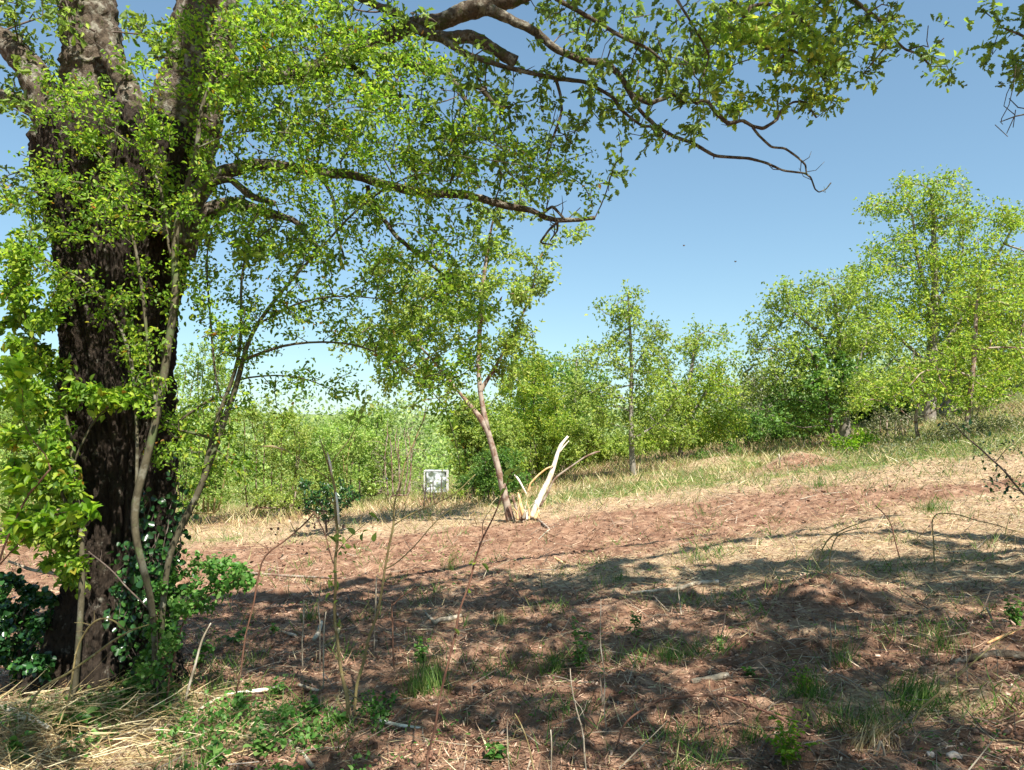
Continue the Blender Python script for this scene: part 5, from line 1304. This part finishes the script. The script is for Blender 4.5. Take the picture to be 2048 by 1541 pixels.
# insects in the air
for lab, px, py in [('dark insect flying left of the tallest tree, upper one', 1368, 492), ('dark insect flying lower right of the other', 1471, 524)]:
    c = P(px, py, 4.0); mb = MB(); mb.tube([c - [.006, 0, 0], c, c + [.006, 0, .002]], [.001, .003, .001], 6)
    scatter(mb, LEAF_OVAL, [c, c], [(.5, .3, .6), (-.5, .3, .6)], [(0, 1, .3), (0, 1, .3)], .009)
    tag(mb.build('insect', M['twig']), lab, 'insect', group='insects in the air')

# ================================================================== GROUND COVER (uncountable)
def area_points(n, near=1.9, far=26, power=1.0):
    d = near * (far / near) ** (rng.random(n) ** power)
    x = d * rng.uniform(-.85, .85, n)
    return x, d
def cover(name, label, n, fn, tpl, mat, lrange, wrange, flat=.9, far=26, up=.0, bend=None, power=1.0, sizepow=0.35, near=1.9, cat=None, wobz=.35, lift=.012):
    x, d = area_points(n, near, far, power)
    st, gr = zone(x, d)
    keep = rng.random(n) < fn(x, d, st, gr)
    x, d = x[keep], d[keep]; m = len(x)
    clod = fbm2(x * 5, d * 5, 4, .6); fine = fbm2(x * 17, d * 17, 3, .6)
    st = st[keep]
    nr = sstep(16, 9, d)
    z = height(x, d) + nr * (0.050 * clod + 0.028 * np.abs(fine) + 0.10 * np.clip(fbm2(x * 2.1 + 4, d * 2.1, 3) - 0.1, 0, 1)) * (1.1 - .4 * st) - .01
    z = z + (1 - nr) * .03 * clod * sstep(60, 20, d)
    p = np.stack([x, d, z + rng.uniform(0, lift, m)], 1)
    s = (np.maximum(d, 3) / 3) ** sizepow
    a = rng.uniform(0, 2 * math.pi, m)
    ax = nrm(np.stack([np.cos(a), np.sin(a), up + rng.normal(size=m) * wobz], 1))
    nn = nrm(rng.normal(size=(m, 3)) * (1 - flat) + np.array([0, 0, 1.0]))
    mb = MB()
    scatter(mb, tpl, p, ax, nn, rng.uniform(*lrange, m) * s, rng.uniform(*wrange, m) * s, bend=None if bend is None else rng.uniform(*bend, m))
    o = mb.build(name, mat)
    tag(o, label, cat or name.replace('_', ' '), kind='stuff')
    return o
cover('straw', 'dry pale straw and mown grass strewn over the clearing', 190000, lambda x, d, s, g: np.clip(s * 1.15 - .18, .07, 1), BLADE, M['straw'], (.05, .18), (.002, .0045), flat=.6, bend=(-.3, .5), wobz=.25, lift=.02, far=30)
cover('litter', 'reddish dry stalk fragments scattered on the bare soil', 110000, lambda x, d, s, g: .75 - .4 * s, BLADE, M['strawRed'], (.03, .12), (.002, .005), flat=.6, bend=(-.3, .4), wobz=.25)
cover('twig_litter', 'thin dark twigs and broken stems scattered over the clearing', 9000, lambda x, d, s, g: .9, BLADE, M['twigflat'], (.08, .35), (.003, .007), flat=.4, bend=(-.2, .4), wobz=.3, far=16, lift=.02)
cover('sprouts', 'small green sprouts dotted over the foreground soil', 9000, lambda x, d, s, g: np.clip((fbm2(x * 1.1 + 20, d * 1.1, 3) - .05) * 5, 0, 1), LEAF_OVAL, M['leafHeart'], (.012, .035), (.008, .02), flat=.5, up=.5, far=10, lift=.03)
cover('leaf_litter', 'brown dead oak leaves covering the soil', 50000, lambda x, d, s, g: np.clip(.95 - .6 * s, 0, 1) * sstep(14, 7, d), LEAF_SCRAP, M['litter'], (.012, .036), (.006, .018), flat=.5, far=14, wobz=.4)
cover('grass', 'short green grass blades growing through the clearing', 130000, lambda x, d, s, g: np.clip(g * 1.3 - .07 + .8 * np.clip(fbm2(x * 1.7 + 5, d * 1.7, 3) - .12, 0, 1) * 3, .0, 1), BLADE, M['grass'], (.05, .15), (.003, .006), flat=.3, up=1.3, bend=(-.5, .5), far=34)
cover('scrub', 'grey-green low scrub covering the right slope', 60000, lambda x, d, s, g: sstep(.32, .5, x / d) * sstep(10, 14, d) * (fbm2(x * .8, d * .8, 3) > .0), LEAF_TRI, M['leafGrey'], (.025, .05), (.012, .025), flat=.2, up=.8, far=34, near=9, lift=.25)
cover('dry_growth', 'dry pale stalks standing at the back of the clearing', 60000, lambda x, d, s, g: sstep(11, 17, d), BLADE, M['straw'], (.08, .26), (.005, .012), flat=.3, up=1.0, bend=(-.4, .6), far=40, near=10, sizepow=.1)
cover('meadow', 'rough yellow-green growth at the back of the clearing', 42000, lambda x, d, s, g: sstep(13, 22, d), BLADE, M['meadow'], (.10, .28), (.008, .016), flat=.3, up=1.5, bend=(-.4, .4), far=45, near=13, sizepow=.1)

def straw_pile():
    n = 1700; mb = MB()
    px = rng.normal(110, 190, n); py = rng.normal(1470, 45, n)
    g0 = Gd(110, 1470); x = g0[0] + rng.normal(-.2, .6, n); y = g0[1] + rng.normal(0, .38, n)
    hgt = .16 * np.exp(-((x - g0[0]) / .9) ** 2 - ((y - g0[1]) / .5) ** 2)
    p = np.stack([x, y, height(x, y) + rng.random(n) * hgt + .01], 1)
    a = rng.normal(.35, .8, n)
    ax = nrm(np.stack([np.cos(a), np.sin(a), rng.normal(size=n) * .22], 1))
    scatter(mb, BLADE, p, ax, nrm(rng.normal(size=(n, 3)) * .5 + np.array([0, 0, 1.])), rng.uniform(.10, .45, n), rng.uniform(.003, .007, n), bend=rng.uniform(-.3, .5, n))
    tag(mb.build('straw_pile', M['straw']), 'loose heap of pale straw in the lower left corner', 'straw', kind='stuff')
straw_pile()

def undergrowth():
    n = 15000
    g0 = Gd(330, 1440)
    x = rng.uniform(g0[0] - 1.6, g0[0] + 1.3, n); y = rng.uniform(2.6, 4.6, n)
    k = fbm2(x * 2.2, y * 2.2, 3) > .04
    x, y = x[k], y[k]; m = len(x)
    p = np.stack([x, y, height(x, y) + rng.uniform(.01, .10, m)], 1)
    mb = MB(); scatter(mb, LEAF_WIDE, p, rdir(m, .15), nrm(rng.normal(size=(m, 3)) * .5 + np.array([0, -.1, 1.])), rng.uniform(.012, .036, m))
    tag(mb.build('undergrowth', M['leafHeart']), 'low leafy growth mixed into the straw below the old oak', 'ground cover', kind='stuff')
undergrowth()

def clods():
    import bmesh
    bm = bmesh.new(); bmesh.ops.create_icosphere(bm, subdivisions=1, radius=1)
    V = np.array([v.co[:] for v in bm.verts]); F = [[v.index for v in f.verts] for f in bm.faces]; bm.free()
    n = 17000
    x, d = area_points(n, 2.0, 13, 1.0)
    c = fbm2(x * 1.3, d * 1.3, 3); st, gr = zone(x, d)
    keep = (rng.random(n) < np.clip(.5 + 1.6 * c, .08, 1)) & (st < .65)
    x, d = x[keep], d[keep]; m = len(x)
    z = height(x, d) + .01
    s = np.minimum(.0055 * np.exp(rng.normal(0, .6, m)), .013) * (1 + d / 14)
    W = V[None] * (1 + .35 * rng.normal(size=(m, len(V), 1))) * s[:, None, None] * np.array([1, 1, .7])
    W = W + np.stack([x, d, z], 1)[:, None, :]
    fl = np.concatenate([np.array(f) for f in F])
    mb = MB(); mb.add(W.reshape(-1, 3), loops=(np.arange(m)[:, None] * len(V) + fl[None]).ravel(), totals=np.full(m * len(F), 3))
    tag(mb.build('soil_clods', M['clod']), 'crumbled red soil clods over the bare ground', 'soil', kind='stuff')
clods()
